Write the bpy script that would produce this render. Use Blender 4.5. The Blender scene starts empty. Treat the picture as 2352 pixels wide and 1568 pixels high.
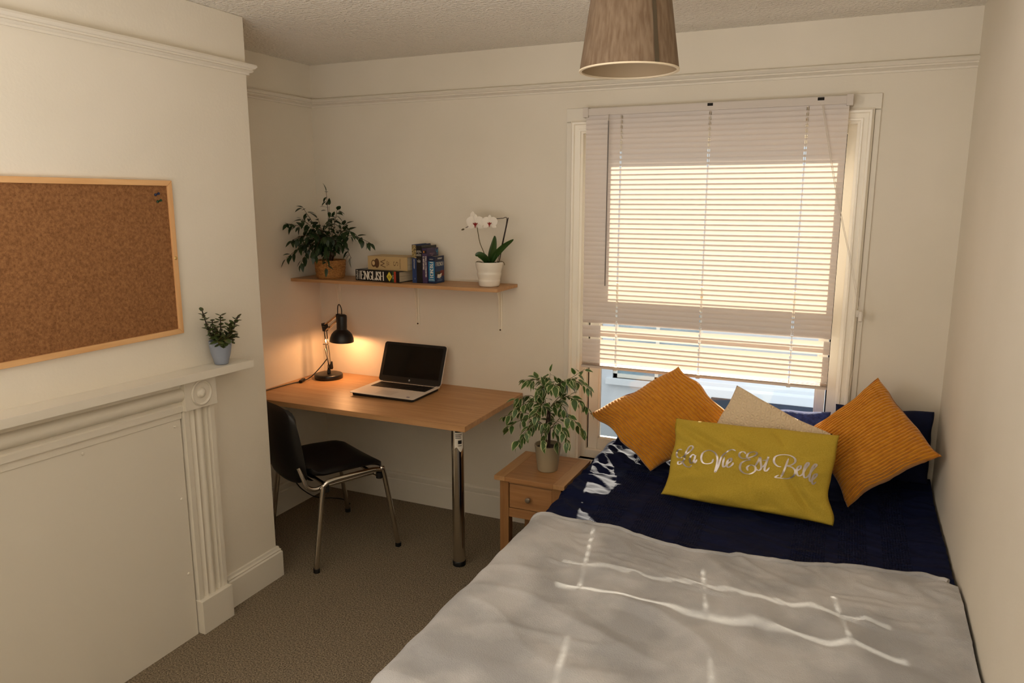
import bpy, bmesh, math, random
from math import sin, cos, pi, radians, sqrt
from mathutils import Vector, Matrix, noise
random.seed(7)
S = bpy.context.scene
COL = S.collection

# ------------------------------------------------------------------ camera
CAMP = Vector((2.8639, -3.5906, 1.7648)); YAW, PITCH, ROLL, FOC = -.4207, .1878, .0003, 1713.85
def cam_axes():
    f = Vector((sin(YAW)*cos(PITCH), cos(YAW)*cos(PITCH), -sin(PITCH)))
    r = Vector((cos(YAW), -sin(YAW), 0)); u = r.cross(f)
    return cos(ROLL)*r + sin(ROLL)*u, -sin(ROLL)*r + cos(ROLL)*u, f
_r, _u, _f = cam_axes()
cd = bpy.data.cameras.new('camera'); cam = bpy.data.objects.new('camera', cd); COL.objects.link(cam)
cam.matrix_world = Matrix(((_r.x, _u.x, -_f.x, CAMP.x), (_r.y, _u.y, -_f.y, CAMP.y), (_r.z, _u.z, -_f.z, CAMP.z), (0, 0, 0, 1)))
cd.sensor_width = 36; cd.lens = FOC/2352*36; cd.clip_start = .02; cd.clip_end = 200
S.camera = cam

# ------------------------------------------------------------------ light and exposure
S.view_settings.view_transform = 'Standard'; S.view_settings.look = 'None'
S.view_settings.gamma = 1; S.view_settings.use_curve_mapping = False
S.view_settings.exposure = -0.07
W = bpy.data.worlds.new('sky'); S.world = W; W.use_nodes = True
nt = W.node_tree; nt.nodes.clear()
wo = nt.nodes.new('ShaderNodeOutputWorld'); bg = nt.nodes.new('ShaderNodeBackground')
bg.inputs[0].default_value = (.88, .94, 1.0, 1); bg.inputs[1].default_value = 1.5
nt.links.new(bg.outputs[0], wo.inputs[0])
sl = bpy.data.lights.new('sun', 'SUN'); sl.energy = 15; sl.angle = radians(.55); sl.color = (1, .87, .70)
so = bpy.data.objects.new('sun', sl); COL.objects.link(so); so.location = (1, 6, 6)
so.rotation_euler = Vector((.215, -1, -.45)).to_track_quat('-Z', 'Y').to_euler()
rl = bpy.data.lights.new('rear_fill', 'AREA'); rl.shape = 'RECTANGLE'; rl.size = 1.5; rl.size_y = 1.1; rl.energy = 50; rl.color = (1, .955, .925)  # added fill light floating out of view, aimed up to brighten the room
ro = bpy.data.objects.new('rear_fill', rl); COL.objects.link(ro); ro.location = (2.0, -3.5, 1.2)
ro.rotation_euler = Vector((0, .1, 1)).to_track_quat('-Z', 'Y').to_euler()
ll = bpy.data.lights.new('left_fill', 'AREA'); ll.shape = 'RECTANGLE'; ll.size = 1.1; ll.size_y = 1.1; ll.energy = 38; ll.color = (1, .955, .925)  # second added fill, on the rear left wall where no window is built
lo = bpy.data.objects.new('left_fill', ll); COL.objects.link(lo); lo.location = (.08, -3.7, 1.7)
lo.rotation_euler = Vector((1, .35, .25)).to_track_quat('-Z', 'Y').to_euler()
pl = bpy.data.lights.new('window_portal', 'AREA'); pl.shape = 'RECTANGLE'; pl.size = 1.25; pl.size_y = 1.7
pl.cycles.is_portal = True
po = bpy.data.objects.new('window_portal', pl); COL.objects.link(po); po.location = (2.25, .22, 1.25); po.rotation_euler = (-pi/2, 0, 0)
S.cycles.max_bounces = 14; S.cycles.diffuse_bounces = 8; S.cycles.transparent_max_bounces = 24
S.cycles.transmission_bounces = 6; S.cycles.glossy_bounces = 4; S.cycles.sample_clamp_indirect = 6
S.cycles.caustics_reflective = False; S.cycles.caustics_refractive = False

# ------------------------------------------------------------------ materials
def lin(h):
    h = h.lstrip('#'); c = [int(h[i:i+2], 16)/255 for i in (0, 2, 4)]
    return tuple(x/12.92 if x <= .04045 else ((x+.055)/1.055)**2.4 for x in c)+(1,)
MC = {}
def mat(name, col, rough=.6, metal=0, col2=None, nscale=8, stretch=(1, 1, 1), bump=0, bscale=None, bdist=.01, spec=.5, coat=0,
        detail=4, ramp=(.35, .65), transl=0, tcol=None, sheen=0, kind='noise', brough=.5):
    if name in MC: return MC[name]
    m = bpy.data.materials.new(name); MC[name] = m; m.use_nodes = True
    t = m.node_tree; N = t.nodes; L = t.links; b = N['Principled BSDF']
    c = lin(col) if isinstance(col, str) else col
    b.inputs['Base Color'].default_value = c; b.inputs['Roughness'].default_value = rough; b.inputs['Metallic'].default_value = metal
    b.inputs['Specular IOR Level'].default_value = spec; b.inputs['Coat Weight'].default_value = coat
    b.inputs['Sheen Weight'].default_value = sheen
    tc = N.new('ShaderNodeTexCoord'); mp = N.new('ShaderNodeMapping'); mp.inputs['Scale'].default_value = stretch
    L.new(tc.outputs['Object'], mp.inputs[0])
    def tex(sc):
        if kind == 'voronoi':
            n = N.new('ShaderNodeTexVoronoi'); n.inputs['Scale'].default_value = sc; L.new(mp.outputs[0], n.inputs['Vector']); return n.outputs['Distance']
        n = N.new('ShaderNodeTexNoise'); n.inputs['Scale'].default_value = sc; n.inputs['Detail'].default_value = detail
        n.inputs['Roughness'].default_value = brough
        L.new(mp.outputs[0], n.inputs['Vector']); return n.outputs[0]
    if col2:
        r = N.new('ShaderNodeValToRGB'); r.color_ramp.elements[0].position = ramp[0]; r.color_ramp.elements[1].position = ramp[1]
        r.color_ramp.elements[0].color = c; r.color_ramp.elements[1].color = lin(col2) if isinstance(col2, str) else col2
        L.new(tex(nscale), r.inputs[0]); L.new(r.outputs[0], b.inputs['Base Color'])
    if bump:
        bp = N.new('ShaderNodeBump'); bp.inputs['Strength'].default_value = bump; bp.inputs['Distance'].default_value = bdist
        L.new(tex(bscale or nscale), bp.inputs['Height']); L.new(bp.outputs[0], b.inputs['Normal'])
    if transl:
        tr = N.new('ShaderNodeBsdfTranslucent'); tr.inputs[0].default_value = tcol or c; mx = N.new('ShaderNodeMixShader'); mx.inputs[0].default_value = transl
        L.new(b.outputs[0], mx.inputs[1]); L.new(tr.outputs[0], mx.inputs[2]); L.new(mx.outputs[0], N['Material Output'].inputs[0])
    return m
wall_m = mat('cream_wall_paint', '#dfd8ca', .75, col2='#dbd4c5', nscale=2.5, bump=.12, bscale=90, bdist=.004)
ceil_m = mat('stippled_ceiling', '#f2ede2', .85, bump=1, bscale=62, bdist=.026, detail=4)
trim_m = mat('white_gloss_paint', '#ddd7ca', .38, bump=.08, bscale=60, bdist=.003)
win_m = mat('white_window_paint', '#ece6d8', .35)
carpet_m = mat('beige_carpet', '#4f463a', .95, col2='#ab9c84', nscale=170, ramp=(.30, .72), bump=1, bscale=140, bdist=.01, spec=.1)
def wood(name, c1, c2, axis='x', rough=.42, sc=9):
    st = {'x': (.12, 1.6, 1.6), 'y': (1.6, .12, 1.6), 'z': (1.6, 1.6, .12)}[axis]
    return mat(name, c1, rough, col2=c2, nscale=sc*3, stretch=st, bump=.12, bdist=.002, detail=8, ramp=(.3, .72), brough=.62)
desk_m = wood('light_oak_laminate', '#a87c50', '#c29668', 'x', .46)
oak_m = wood('oak_along_x', '#8c6038', '#a87a4c', 'x', .42)
oaky_m = wood('oak_along_y', '#987046', '#b48a5c', 'y', .42)
oakz_m = wood('oak_upright', '#80562e', '#976c40', 'z', .45)
pine_m = wood('pine_frame', '#cf9c66', '#dcb07c', 'y', .5)
pinez_m = wood('pine_frame_upright', '#cf9c66', '#dcb07c', 'z', .5)
cork_m = mat('cork', '#6b4526', .9, col2='#a1734a', nscale=110, ramp=(.3, .72), bump=.4, bscale=120, bdist=.004, detail=6, spec=.2, brough=.7)
chrome_m = mat('chrome', '#cfc9c0', .12, 1)
brush_m = mat('brushed_nickel', '#a9a298', .32, 1)
black_m = mat('black_enamel', '#0d0c0b', .38)
blackp_m = mat('black_plastic', '#0b0b0b', .5)
chair_m = mat('black_vinyl', '#0b0b0c', .42, bump=.15, bscale=220, bdist=.002)
white_m = mat('white_metal', '#e4dccb', .4)
navy_m = mat('navy_cotton', '#0b1230', .8, col2='#0f173a', nscale=30, bump=.2, bscale=420, bdist=.002, spec=.25)
fuzz_m = mat('navy_fleece', '#22316a', .95, col2='#34468a', nscale=60, sheen=.3, bump=.6, bscale=130, bdist=.006, spec=.1)
blanket_m = mat('grey_beige_fleece', '#9f9fa0', .95, col2='#b9b8b8', nscale=4, sheen=.12, bump=.5, bscale=260, bdist=.004, spec=.1, ramp=(.42, .60))
must_m = mat('mustard_corduroy', '#c07c17', .9, col2='#cc8a20', nscale=40, sheen=.35, spec=.15, bump=.15, bscale=300, bdist=.002)
yell_m = mat('yellow_cotton', '#ac9330', .85, col2='#b89e3c', nscale=300, bump=.25, bscale=500, bdist=.0015, spec=.2)
foil_m = mat('silver_foil', '#b3aaa6', .38, .75)
cream_m = mat('cream_quilt', '#dcc8a8', .9, sheen=.2, spec=.15)
soil_m = mat('potting_soil', '#1b120b', .95, col2='#3a281a', nscale=60, bump=.9, bscale=80, bdist=.01)
leafd_m = mat('dark_green_leaf', '#1a2c10', .42, col2='#263d18', nscale=40, transl=.12)
leafg_m = mat('green_leaf', '#3d5a2a', .42, col2='#547338', nscale=40, transl=.3)
leafc_m = mat('cream_leaf_margin', '#d2d3a4', .45, transl=.3)
orchl_m = mat('orchid_leaf_green', '#2f4a1e', .35, transl=.1)
succ_m = mat('jade_leaf', '#3c4a22', .4, col2='#55301e', nscale=18, ramp=(.45, .75))
stem_m = mat('brown_stem', '#4a3320', .8); stemg_m = mat('green_brown_stem', '#5c5030', .7); stemd_m = mat('dark_stem', '#2c1a12', .7)
ptl_m = mat('white_petal', '#efe9df', .55, transl=.25); lip_m = mat('crimson_lip', '#8c1414', .5)
glaze_m = mat('white_glazed_ceramic', '#ded7c9', .25)
bluepot_m = mat('blue_grey_pot', '#8b93a2', .55)
greypot_m = mat('ribbed_grey_pot', '#94866c', .55)
basket_m = mat('woven_seagrass', '#8a5a2a', .8, col2='#c08a4c', nscale=90, stretch=(1, 1, 3), bump=.5, bscale=90, bdist=.004)
shade_m = mat('taupe_linen_shade', '#6e5842', .85, col2='#85705a', nscale=110, stretch=(1, 1, .10), bump=.15, bdist=.002, transl=.12)
shadei_m = mat('shade_lining', '#a08a6c', .7, transl=.1); rim_m = mat('shade_rim_tape', '#d8c8ac', .7); seam_m = mat('shade_seam', '#4c402d', .85)
slat_m = mat('white_blind_slat', (.78, .74, .71, 1), .42, transl=.285, tcol=(.80, .64, .52, 1))
rail_m = mat('white_blind_rail', '#cfc6bd', .4, transl=.08)
cord_m = mat('white_cord', '#ddd5c8', .8); wand_m = mat('grey_wand', '#77706c', .4)
clear_m = mat('clear_plastic_tassel', '#d9d3c9', .2)
dark_m = mat('dark_gap', '#15110d', .9); screen_m = mat('laptop_screen', '#040404', .1); bezel_m = mat('laptop_bezel', '#0d0c0b', .35)
deck_m = mat('white_laptop_deck', '#d9d2c8', .4); keys_m = mat('black_keys', '#0b0a09', .55); sticker_m = mat('blue_sticker', '#3b3f63', .4)
logo_m = mat('logo_silver', '#c9c9c9', .3); page_m = mat('book_pages', '#cdbfa2', .85, col2='#b8a98c', nscale=200, stretch=(.05, .05, 1))
brass_m = mat('brass_screw', '#c9a86a', .35, .8); paper_m = mat('paper_label', '#d5cfc3', .7)
def glass_material():
    m = bpy.data.materials.new('window_glass'); m.use_nodes = True; t = m.node_tree; t.nodes.clear()
    o = t.nodes.new('ShaderNodeOutputMaterial'); mx = t.nodes.new('ShaderNodeMixShader'); tr = t.nodes.new('ShaderNodeBsdfTransparent')
    g = t.nodes.new('ShaderNodeBsdfGlossy'); fr = t.nodes.new('ShaderNodeFresnel'); fr.inputs[0].default_value = 1.45
    g.inputs['Roughness'].default_value = .02; tr.inputs[0].default_value = (.96, .98, .98, 1)
    t.links.new(fr.outputs[0], mx.inputs[0]); t.links.new(tr.outputs[0], mx.inputs[1]); t.links.new(g.outputs[0], mx.inputs[2]); t.links.new(mx.outputs[0], o.inputs[0])
    return m
glass_m = glass_material()
def emis(name, col, st):
    m = bpy.data.materials.new(name); m.use_nodes = True; b = m.node_tree.nodes['Principled BSDF']
    b.inputs['Emission Color'].default_value = col; b.inputs['Emission Strength'].default_value = st; return m
bulb_m = emis('lit_bulb', (1, .62, .28, 1), 12)

# ------------------------------------------------------------------ mesh builder
WM = {}
class B:
    def __init__(s, M=None): s.v = []; s.f = []; s.m = []; s.M = M or Matrix(); s.mi = 0
    def add(s, vs, fs, mi=None):
        n = len(s.v); s.v += [s.M @ Vector(p) for p in vs]; s.f += [[i+n for i in f] for f in fs]; s.m += [s.mi if mi is None else mi]*len(fs); return s
    def box(s, x0, x1, y0, y1, z0, z1, mi=None):
        vs = [(x, y, z) for x in (x0, x1) for y in (y0, y1) for z in (z0, z1)]
        return s.add(vs, [(0, 1, 3, 2), (4, 6, 7, 5), (0, 4, 5, 1), (2, 3, 7, 6), (0, 2, 6, 4), (1, 5, 7, 3)], mi)
    def tube(s, pts, r, seg=10, caps=True, mi=None, closed=False):
        pts = [Vector(p) for p in pts]; n = len(pts); rs = r if isinstance(r, (list, tuple)) else [r]*n
        vs = []; up = None
        for i, p in enumerate(pts):
            a = pts[i-1] if (i or closed) else p; b = pts[(i+1) % n] if (i < n-1 or closed) else p
            d = (b-a).normalized()
            if up is None: up = d.orthogonal().normalized()
            up = (up-d*up.dot(d)); up = up.normalized() if up.length > 1e-6 else d.orthogonal().normalized()
            w = d.cross(up)
            for k in range(seg): t = 2*pi*k/seg; vs.append(p+(up*cos(t)+w*sin(t))*rs[i])
        fs = []
        for i in range(n if closed else n-1):
            j = (i+1) % n
            for k in range(seg): k2 = (k+1) % seg; fs.append((i*seg+k, i*seg+k2, j*seg+k2, j*seg+k))
        if caps and not closed: fs += [tuple(range(seg))[::-1], tuple(range((n-1)*seg, n*seg))]
        return s.add(vs, fs, mi)
    def lathe(s, prof, c=(0, 0, 0), seg=40, mi=None, M=None):
        c = Vector(c); vs = []; n = len(prof)
        for r, z in prof:
            for k in range(seg): t = 2*pi*k/seg; p = Vector((r*cos(t), r*sin(t), z)); vs.append((M @ p if M else p)+c)
        fs = []
        for i in range(n-1):
            for k in range(seg): k2 = (k+1) % seg; fs.append((i*seg+k, i*seg+k2, (i+1)*seg+k2, (i+1)*seg+k))
        if prof[0][0] > 1e-5: fs.append(tuple(range(seg))[::-1])
        if prof[-1][0] > 1e-5: fs.append(tuple(range((n-1)*seg, n*seg)))
        return s.add(vs, fs, mi)
    def shell(s, prof, c=(0, 0, 0), seg=40, mi=None, M=None):   # closed profile loop revolved (thick shell)
        c = Vector(c); vs = []; n = len(prof)
        for r, z in prof:
            for k in range(seg): t = 2*pi*k/seg; p = Vector((r*cos(t), r*sin(t), z)); vs.append((M @ p if M else p)+c)
        fs = [(i*seg+k, i*seg+(k+1) % seg, ((i+1) % n)*seg+(k+1) % seg, ((i+1) % n)*seg+k) for i in range(n) for k in range(seg)]
        return s.add(vs, fs, mi)
    def prism(s, poly, axis, a0, a1, mi=None):   # poly in the two other axes (cyclic order)
        n = len(poly)
        def mk(p, a): return {'x': (a, p[0], p[1]), 'y': (p[0], a, p[1]), 'z': (p[0], p[1], a)}[axis]
        vs = [mk(p, a0) for p in poly]+[mk(p, a1) for p in poly]
        fs = [tuple(range(n))[::-1], tuple(range(n, 2*n))]+[(i, (i+1) % n, n+(i+1) % n, n+i) for i in range(n)]
        return s.add(vs, fs, mi)
    def grid(s, fn, nu, nv, mi=None):
        vs = [fn(i/nu, j/nv) for j in range(nv+1) for i in range(nu+1)]
        fs = [(j*(nu+1)+i, j*(nu+1)+i+1, (j+1)*(nu+1)+i+1, (j+1)*(nu+1)+i) for j in range(nv) for i in range(nu)]
        return s.add(vs, fs, mi)
    def build(s, name, mats, parent=None, bevel=0, segs=2, smooth=40, origin=None, recalc=True):
        mats = mats if isinstance(mats, (list, tuple)) else [mats]
        if origin is None:
            lo = [min(v[i] for v in s.v) for i in range(3)]; hi = [max(v[i] for v in s.v) for i in range(3)]
            origin = Vector(((lo[0]+hi[0])/2, (lo[1]+hi[1])/2, lo[2]))
        origin = Vector(origin)
        me = bpy.data.meshes.new(name); me.from_pydata([v-origin for v in s.v], [], s.f)
        for m in mats: me.materials.append(m)
        for p, i in zip(me.polygons, s.m): p.material_index = i
        if bevel or recalc:
            bm = bmesh.new(); bm.from_mesh(me)
            if recalc: bmesh.ops.recalc_face_normals(bm, faces=bm.faces)
            if bevel:
                es = [e for e in bm.edges if len(e.link_faces) == 2 and e.calc_face_angle(0) > .6]
                bmesh.ops.bevel(bm, geom=es, offset=bevel, segments=segs, profile=.5, affect='EDGES', clamp_overlap=True)
            bm.to_mesh(me); bm.free()
        if smooth:
            me.shade_smooth(); me.set_sharp_from_angle(angle=radians(smooth))
        o_ = link(name, me, Matrix.Translation(origin), parent)
        if bevel and smooth:
            wn = o_.modifiers.new('weighted_normal', 'WEIGHTED_NORMAL'); wn.weight = 100; wn.keep_sharp = True
        return o_
def link(name, data, W, parent=None):
    o = bpy.data.objects.new(name, data); COL.objects.link(o); WM[o] = W.copy()
    if parent:
        o.parent = parent; o.matrix_parent_inverse = WM[parent].inverted()
    o.matrix_basis = W
    return o
def empty(name, loc, parent=None):
    o = link(name, None, Matrix.Translation(Vector(loc)), parent); o.empty_display_size = .05; return o
def tag(o, label, cat, group=None):
    o['label'] = label; o['category'] = cat
    if group: o['group'] = group
    return o
def thing(name, loc, label, cat, group=None): return tag(empty(name, loc), label, cat, group)
def struct(o): o['kind'] = 'structure'; return o
def text(name, s, size, W, m, parent, sx=1, ext=.0002, spacing=1):
    c = bpy.data.curves.new(name, 'FONT'); c.body = s; c.size = size; c.extrude = ext; c.align_x = 'CENTER'; c.align_y = 'CENTER'; c.space_character = spacing
    c.resolution_u = 2
    t = bpy.data.objects.new('tmp', c); COL.objects.link(t); dg = bpy.context.evaluated_depsgraph_get()
    me = bpy.data.meshes.new_from_object(t.evaluated_get(dg)); bpy.data.objects.remove(t)
    me.transform(Matrix.Diagonal((sx, 1, 1, 1))); me.materials.clear(); me.materials.append(m)
    return link(name, me, W, parent)
def cr(pts, n=6, closed=False):   # catmull-rom
    P = [Vector(p) for p in pts]; out = []; N = len(P)
    for i in range(N if closed else N-1):
        if closed: p0, p1, p2, p3 = P[i-1], P[i], P[(i+1) % N], P[(i+2) % N]
        else: p0, p1, p2, p3 = P[max(i-1, 0)], P[i], P[i+1], P[min(i+2, N-1)]
        for k in range(n):
            t = k/n; out.append(.5*((2*p1)+(p2-p0)*t+(2*p0-5*p1+4*p2-p3)*t*t+(3*p1-p0-3*p2+p3)*t**3))
    if not closed: out.append(P[-1])
    return out
def nz(x, y, z=0): return noise.noise(Vector((x, y, z)))
def basis(ex, ey, ez, o): return Matrix(((ex[0], ey[0], ez[0], o[0]), (ex[1], ey[1], ez[1], o[1]), (ex[2], ey[2], ez[2], o[2]), (0, 0, 0, 1)))

# ------------------------------------------------------------------ room shell
XW, H, XC, YC, YR = 3.28, 2.51, .498, -1.04, -4.4
OX0, OX1, OZ0, OZ1 = 1.64, 2.866, .42, 2.085
struct(B().box(-.2, XW+.2, YR-.2, .2, -.12, 0).build('floor', carpet_m, origin=(0, 0, 0)))
struct(B().box(-.2, XW+.2, YR-.2, .2, H, H+.12).build('ceiling', ceil_m, origin=(0, 0, H)))
w = B()
w.box(-.2, OX0, 0, .2, 0, H); w.box(OX1, XW+.2, 0, .2, 0, H); w.box(OX0, OX1, 0, .2, 0, OZ0); w.box(OX0, OX1, 0, .2, OZ1, H)
struct(w.build('wall_back', wall_m, origin=(0, 0, 0), smooth=0))
struct(B().box(-.2, 0, YR, 0, 0, H).build('wall_left', wall_m, origin=(0, 0, 0), smooth=0))
struct(B().box(0, XC, -2.95, YC, 0, H).build('wall_fireplace', wall_m, origin=(0, 0, 0), bevel=.004))
struct(B().box(XW, XW+.2, YR, 0, 0, H).build('wall_right', wall_m, origin=(0, 0, 0), smooth=0))
struct(B().box(-.2, XW+.2, YR-.2, YR, 0, H).build('wall_rear', wall_m, origin=(0, 0, 0), smooth=0))
def molding(path, prof, name_fn, mats):
    # mitred moulding along a 2-D path, room to the LEFT of travel; prof = list of (offset, z)
    P = [Vector(p) for p in path]; n = len(P)
    def off(i, d):
        if i in (0, n-1):
            t = (P[1]-P[0]) if i == 0 else (P[-1]-P[-2]); t.normalize(); return P[i]+Vector((-t.y, t.x))*d
        a = (P[i]-P[i-1]).normalized(); b = (P[i+1]-P[i]).normalized(); na = Vector((-a.y, a.x)); nb = Vector((-b.y, b.x))
        m = (na+nb).normalized(); return P[i]+m*(d/max(.2, m.dot(na)))
    k = len(prof)
    for i in range(n-1):
        vs = [(*off(j, d), z) for j in (i, i+1) for d, z in prof]
        fs = [tuple(range(k)), tuple(range(k, 2*k))[::-1]]+[(q, (q+1) % k, k+(q+1) % k, k+q) for q in range(k)]
        struct(B().add(vs, fs).build(name_fn(i), mats, smooth=30))
zr = 2.325
railp = [(0, zr), (.012, zr), (.030, zr-.004), (.033, zr-.012), (.026, zr-.020), (.018, zr-.022), (.018, zr-.027), (.022, zr-.031), (.015, zr-.036), (.008, zr-.038), (.008, zr-.046), (0, zr-.046)]
molding([(XW, 0), (0, 0), (0, YC), (XC, YC), (XC, -2.95), (0, -2.95)], railp, lambda i: 'trim_%d' % (i+1), trim_m)
basep = [(0, 0), (.020, 0), (.020, .122), (.014, .128), (.016, .134), (.010, .140), (.008, .150), (.004, .152), (0, .152)]
basep2 = [(0, 0), (.022, 0), (.022, .125), (.017, .130), (.020, .136), (.020, .158), (.012, .166), (.004, .168), (0, .168)]
molding([(XW, YR), (XW, 0), (0, 0), (0, YC)], basep2, lambda i: ['baseboard_right', 'baseboard_back', 'baseboard_left'][i], trim_m)
molding([(0, YC), (XC, YC), (XC, -1.36)], basep, lambda i: ['baseboard_alcove', 'baseboard_fireplace'][i], trim_m)

# ------------------------------------------------------------------ window
win = struct(empty('window_1', (2.25, 0, OZ0)))
# architrave: mitred profile around the opening (offset outward from the opening, height proud of the wall)
def picture(name, x0, x1, z0, z1, prof, m, parent, bottom=False):
    # prof: (outward offset, y)
    k = len(prof)
    cs = [(x0, z0, -1, 0), (x0, z1, -1, 1), (x1, z1, 1, 1), (x1, z0, 1, 0)]
    b = B(); vs = [(x+sx*d, y, z+sz*d) for x, z, sx, sz in cs for d, y in prof]; fs = []
    for i in range(3): fs += [(i*k+q, i*k+(q+1) % k, (i+1)*k+(q+1) % k, (i+1)*k+q) for q in range(k)]
    fs += [tuple(range(k)), tuple(range(3*k, 4*k))]
    return b.add(vs, fs).build(name, m, parent, smooth=30)
arch = [(0, .03), (0, -.012), (.010, -.016), (.012, -.022), (.020, -.024), (.022, -.018), (.040, -.020), (.044, -.028), (.052, -.030), (.056, -.026), (.058, -.018), (.062, -.016), (.062, .0)]
picture('architrave', OX0+.004, OX1-.004, .0, OZ1-.004, arch, win_m, win)
b = B(); b.box(1.556, 1.581, -.008, .001, 0, 2.135); b.box(2.926, 2.948, -.008, .001, 0, 2.135); b.box(1.556, 2.948, -.010, .001, 2.138, 2.201)
b.build('casing_board', trim_m, win, bevel=.002)
# box frame
b = B(); yb0, yb1 = .035, .15
b.box(OX0-.001, 1.668, yb0, yb1, OZ0, OZ1); b.box(2.826, OX1+.001, yb0, yb1, OZ0, OZ1); b.box(1.668, 2.826, yb0, yb1, 2.045, OZ1)
b.box(1.668, 2.826, yb0, yb1+.05, OZ0, .462)
b.build('box_frame', win_m, win, bevel=.002)
b = B(); b.box(1.668, 1.674, .07, .075, .462, 2.045); b.box(2.820, 2.826, .07, .075, .462, 2.045)
b.build('sash_channel', dark_m, win)
def sash(nm, x0, x1, z0, z1, gx0, gx1, gz0, gz1, y0, y1):
    b = B(); b.box(x0, gx0, y0, y1, z0, z1); b.box(gx1, x1, y0, y1, z0, z1); b.box(gx0, gx1, y0, y1, z0, gz0); b.box(gx0, gx1, y0, y1, gz1, z1)
    s_ = b.build(nm, win_m, win, bevel=.003)
    g = .010; b = B(); yy = y0+.004
    for (a, c, d, e) in ((gx0-.001, gx0+g, gz0, gz1), (gx1-g, gx1+.001, gz0, gz1), (gx0, gx1, gz0-.001, gz0+g), (gx0, gx1, gz1-g, gz1+.001)):
        b.box(a, c, yy+.004, y1-.008, d, e)
    b.build('glazing_bead', win_m, s_, bevel=.002)
    ym = (y0+y1)/2; B().box(gx0, gx1, ym-.002, ym+.002, gz0, gz1).build('glass_pane', glass_m, s_, smooth=0)
    return s_
ls = sash('lower_sash', 1.676, 2.818, .463, 1.29, 1.727, 2.783, .522, 1.238, .055, .093)
us = sash('upper_sash', 1.676, 2.818, 1.24, 2.044, 1.752, 2.773, 1.335, 2.01, .1, .138)
b = B(); b.box(2.2, 2.29, .045, .075, 1.288, 1.302); b.tube([(2.245, .06, 1.302), (2.245, .05, 1.318)], .006); b.build('sash_lock', brass_m, ls)
B().box(1.60, 2.906, -.075, .036, OZ0-.028, OZ0).build('window_sill', trim_m, win, bevel=.006, segs=3)

# ------------------------------------------------------------------ venetian blind
BX0, BX1, BY = 1.672, 2.825, -.052
bl = thing('venetian_blind', (2.25, BY, .93), 'white venetian blind with closed horizontal slats hanging over the sunny window', 'blind')
b = B()
b.prism([(BY-.014, 2.158), (BY+.022, 2.158), (BY+.022, 2.190), (BY+.018, 2.190), (BY+.018, 2.162), (BY-.010, 2.162), (BY-.010, 2.190), (BY-.014, 2.190)], 'x', BX0+.01, BX1)
b.build('headrail', rail_m, bl)
for x in (BX0-.012, BX1-.012): B().box(x, x+.026, BY-.018, -.009, 2.150, 2.196).build('mounting_bracket', rail_m, bl, bevel=.002)
for x, wd in ((2.243, .024), (2.700, .026)): B().box(x, x+wd, BY-.0155, BY-.012, 2.176, 2.188).build('headrail_clip', dark_m, bl)
LX = [1.848, 2.256, 2.664]; NS = 52; PITCH_S = (2.148-.972)/(NS-1); SW = .0285; hole = .0055
def slat_mesh(tilt):
    xs = [BX0]
    for x in LX: xs += [x-hole, x+hole]
    xs.append(BX1); ws = [-.5, -.4, -.26, -.1, .06, .22, .34, .44, .5]
    vs = []; fs = []
    for wv in ws:
        for x in xs:
            d = wv*SW; bow = .0036*(1-4*wv*wv)
            # width vector: room side up; bow faces the room
            y = -cos(tilt)*d-sin(tilt)*bow; z = sin(tilt)*d-cos(tilt)*bow
            vs.append((x-2.25, y, z))
    n = len(xs)
    for j in range(8):
        for i in range(n-1):
            if i % 2 == 1 and j in (2, 3, 4): continue
            fs.append((j*n+i, j*n+i+1, (j+1)*n+i+1, (j+1)*n+i))
    me = bpy.data.meshes.new('slat'); me.from_pydata(vs, [], fs); me.materials.append(slat_m); me.shade_smooth(); return me
sm = slat_mesh(radians(72)); sm2 = slat_mesh(radians(66))
for i in range(NS):
    z = .972+i*PITCH_S; dz = random.uniform(-.0004, .0004); me = sm
    if i == 8: dz = .0136
    if i == 5: dz = .0112
    o = link('slat', me, Matrix.Translation((2.25, BY, z+dz)) @ Matrix.Rotation(random.uniform(-.0006, .0006), 4, 'Y'), bl)
flat = slat_mesh(radians(4))
for k in range(4): link('slat', flat, Matrix.Translation((2.25, BY, .9435+k*.0042)), bl)
b = B(); b.prism([(BY-.014, .930), (BY+.014, .930), (BY+.014, .939), (BY+.008, .942), (BY-.008, .942), (BY-.014, .939)], 'x', BX0, BX1)
br = b.build('bottom_rail', rail_m, bl)
for x in LX: B().box(x-.009, x+.009, BY-.016, BY+.016, .926, .9305).build('cord_button', clear_m, br, bevel=.001)
for x in LX:
    b = B()
    b.tube([(x, BY-.0125, 2.16), (x, BY-.0125, .93)], .0007, 5); b.tube([(x, BY+.0125, 2.16), (x, BY+.0125, .93)], .0007, 5)
    for i in range(NS):
        z = .972+i*PITCH_S-.001; b.tube([(x+.001, BY+.012, z-.011), (x+.001, BY-.012, z+.011)], .0005, 4)
    b.build('ladder_cord', cord_m, bl)
    B().tube([(x, BY, 2.16), (x, BY, .94)], .0008, 5).build('lift_cord', cord_m, bl)
b = B(); b.tube([(1.790, BY-.018, 2.160), (1.790, BY-.024, 2.150), (1.790, BY-.026, 2.13)], .0015, 6); b.build('wand_hook', chrome_m, bl)
B().tube([(1.790, BY-.026, 2.13), (1.791, BY-.026, 1.35)], .0032, 6).build('tilt_wand', wand_m, bl)
for dx in (-.002, .003):
    B().tube(cr([(2.717+dx, BY-.013, 2.170), (2.80+dx, BY-.02, 1.80), (2.875+dx, BY-.02, 1.52), (2.934+dx*2, BY-.012, 1.285)], 8), .0011, 5).build('pull_cord', cord_m, bl)
b = B(); b.shell([(.004, 0), (.009, .004), (.011, .03), (.006, .045), (.003, .045), (.006, .03), (.005, .006)], (2.937, BY-.012, 1.245), 14)
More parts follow.
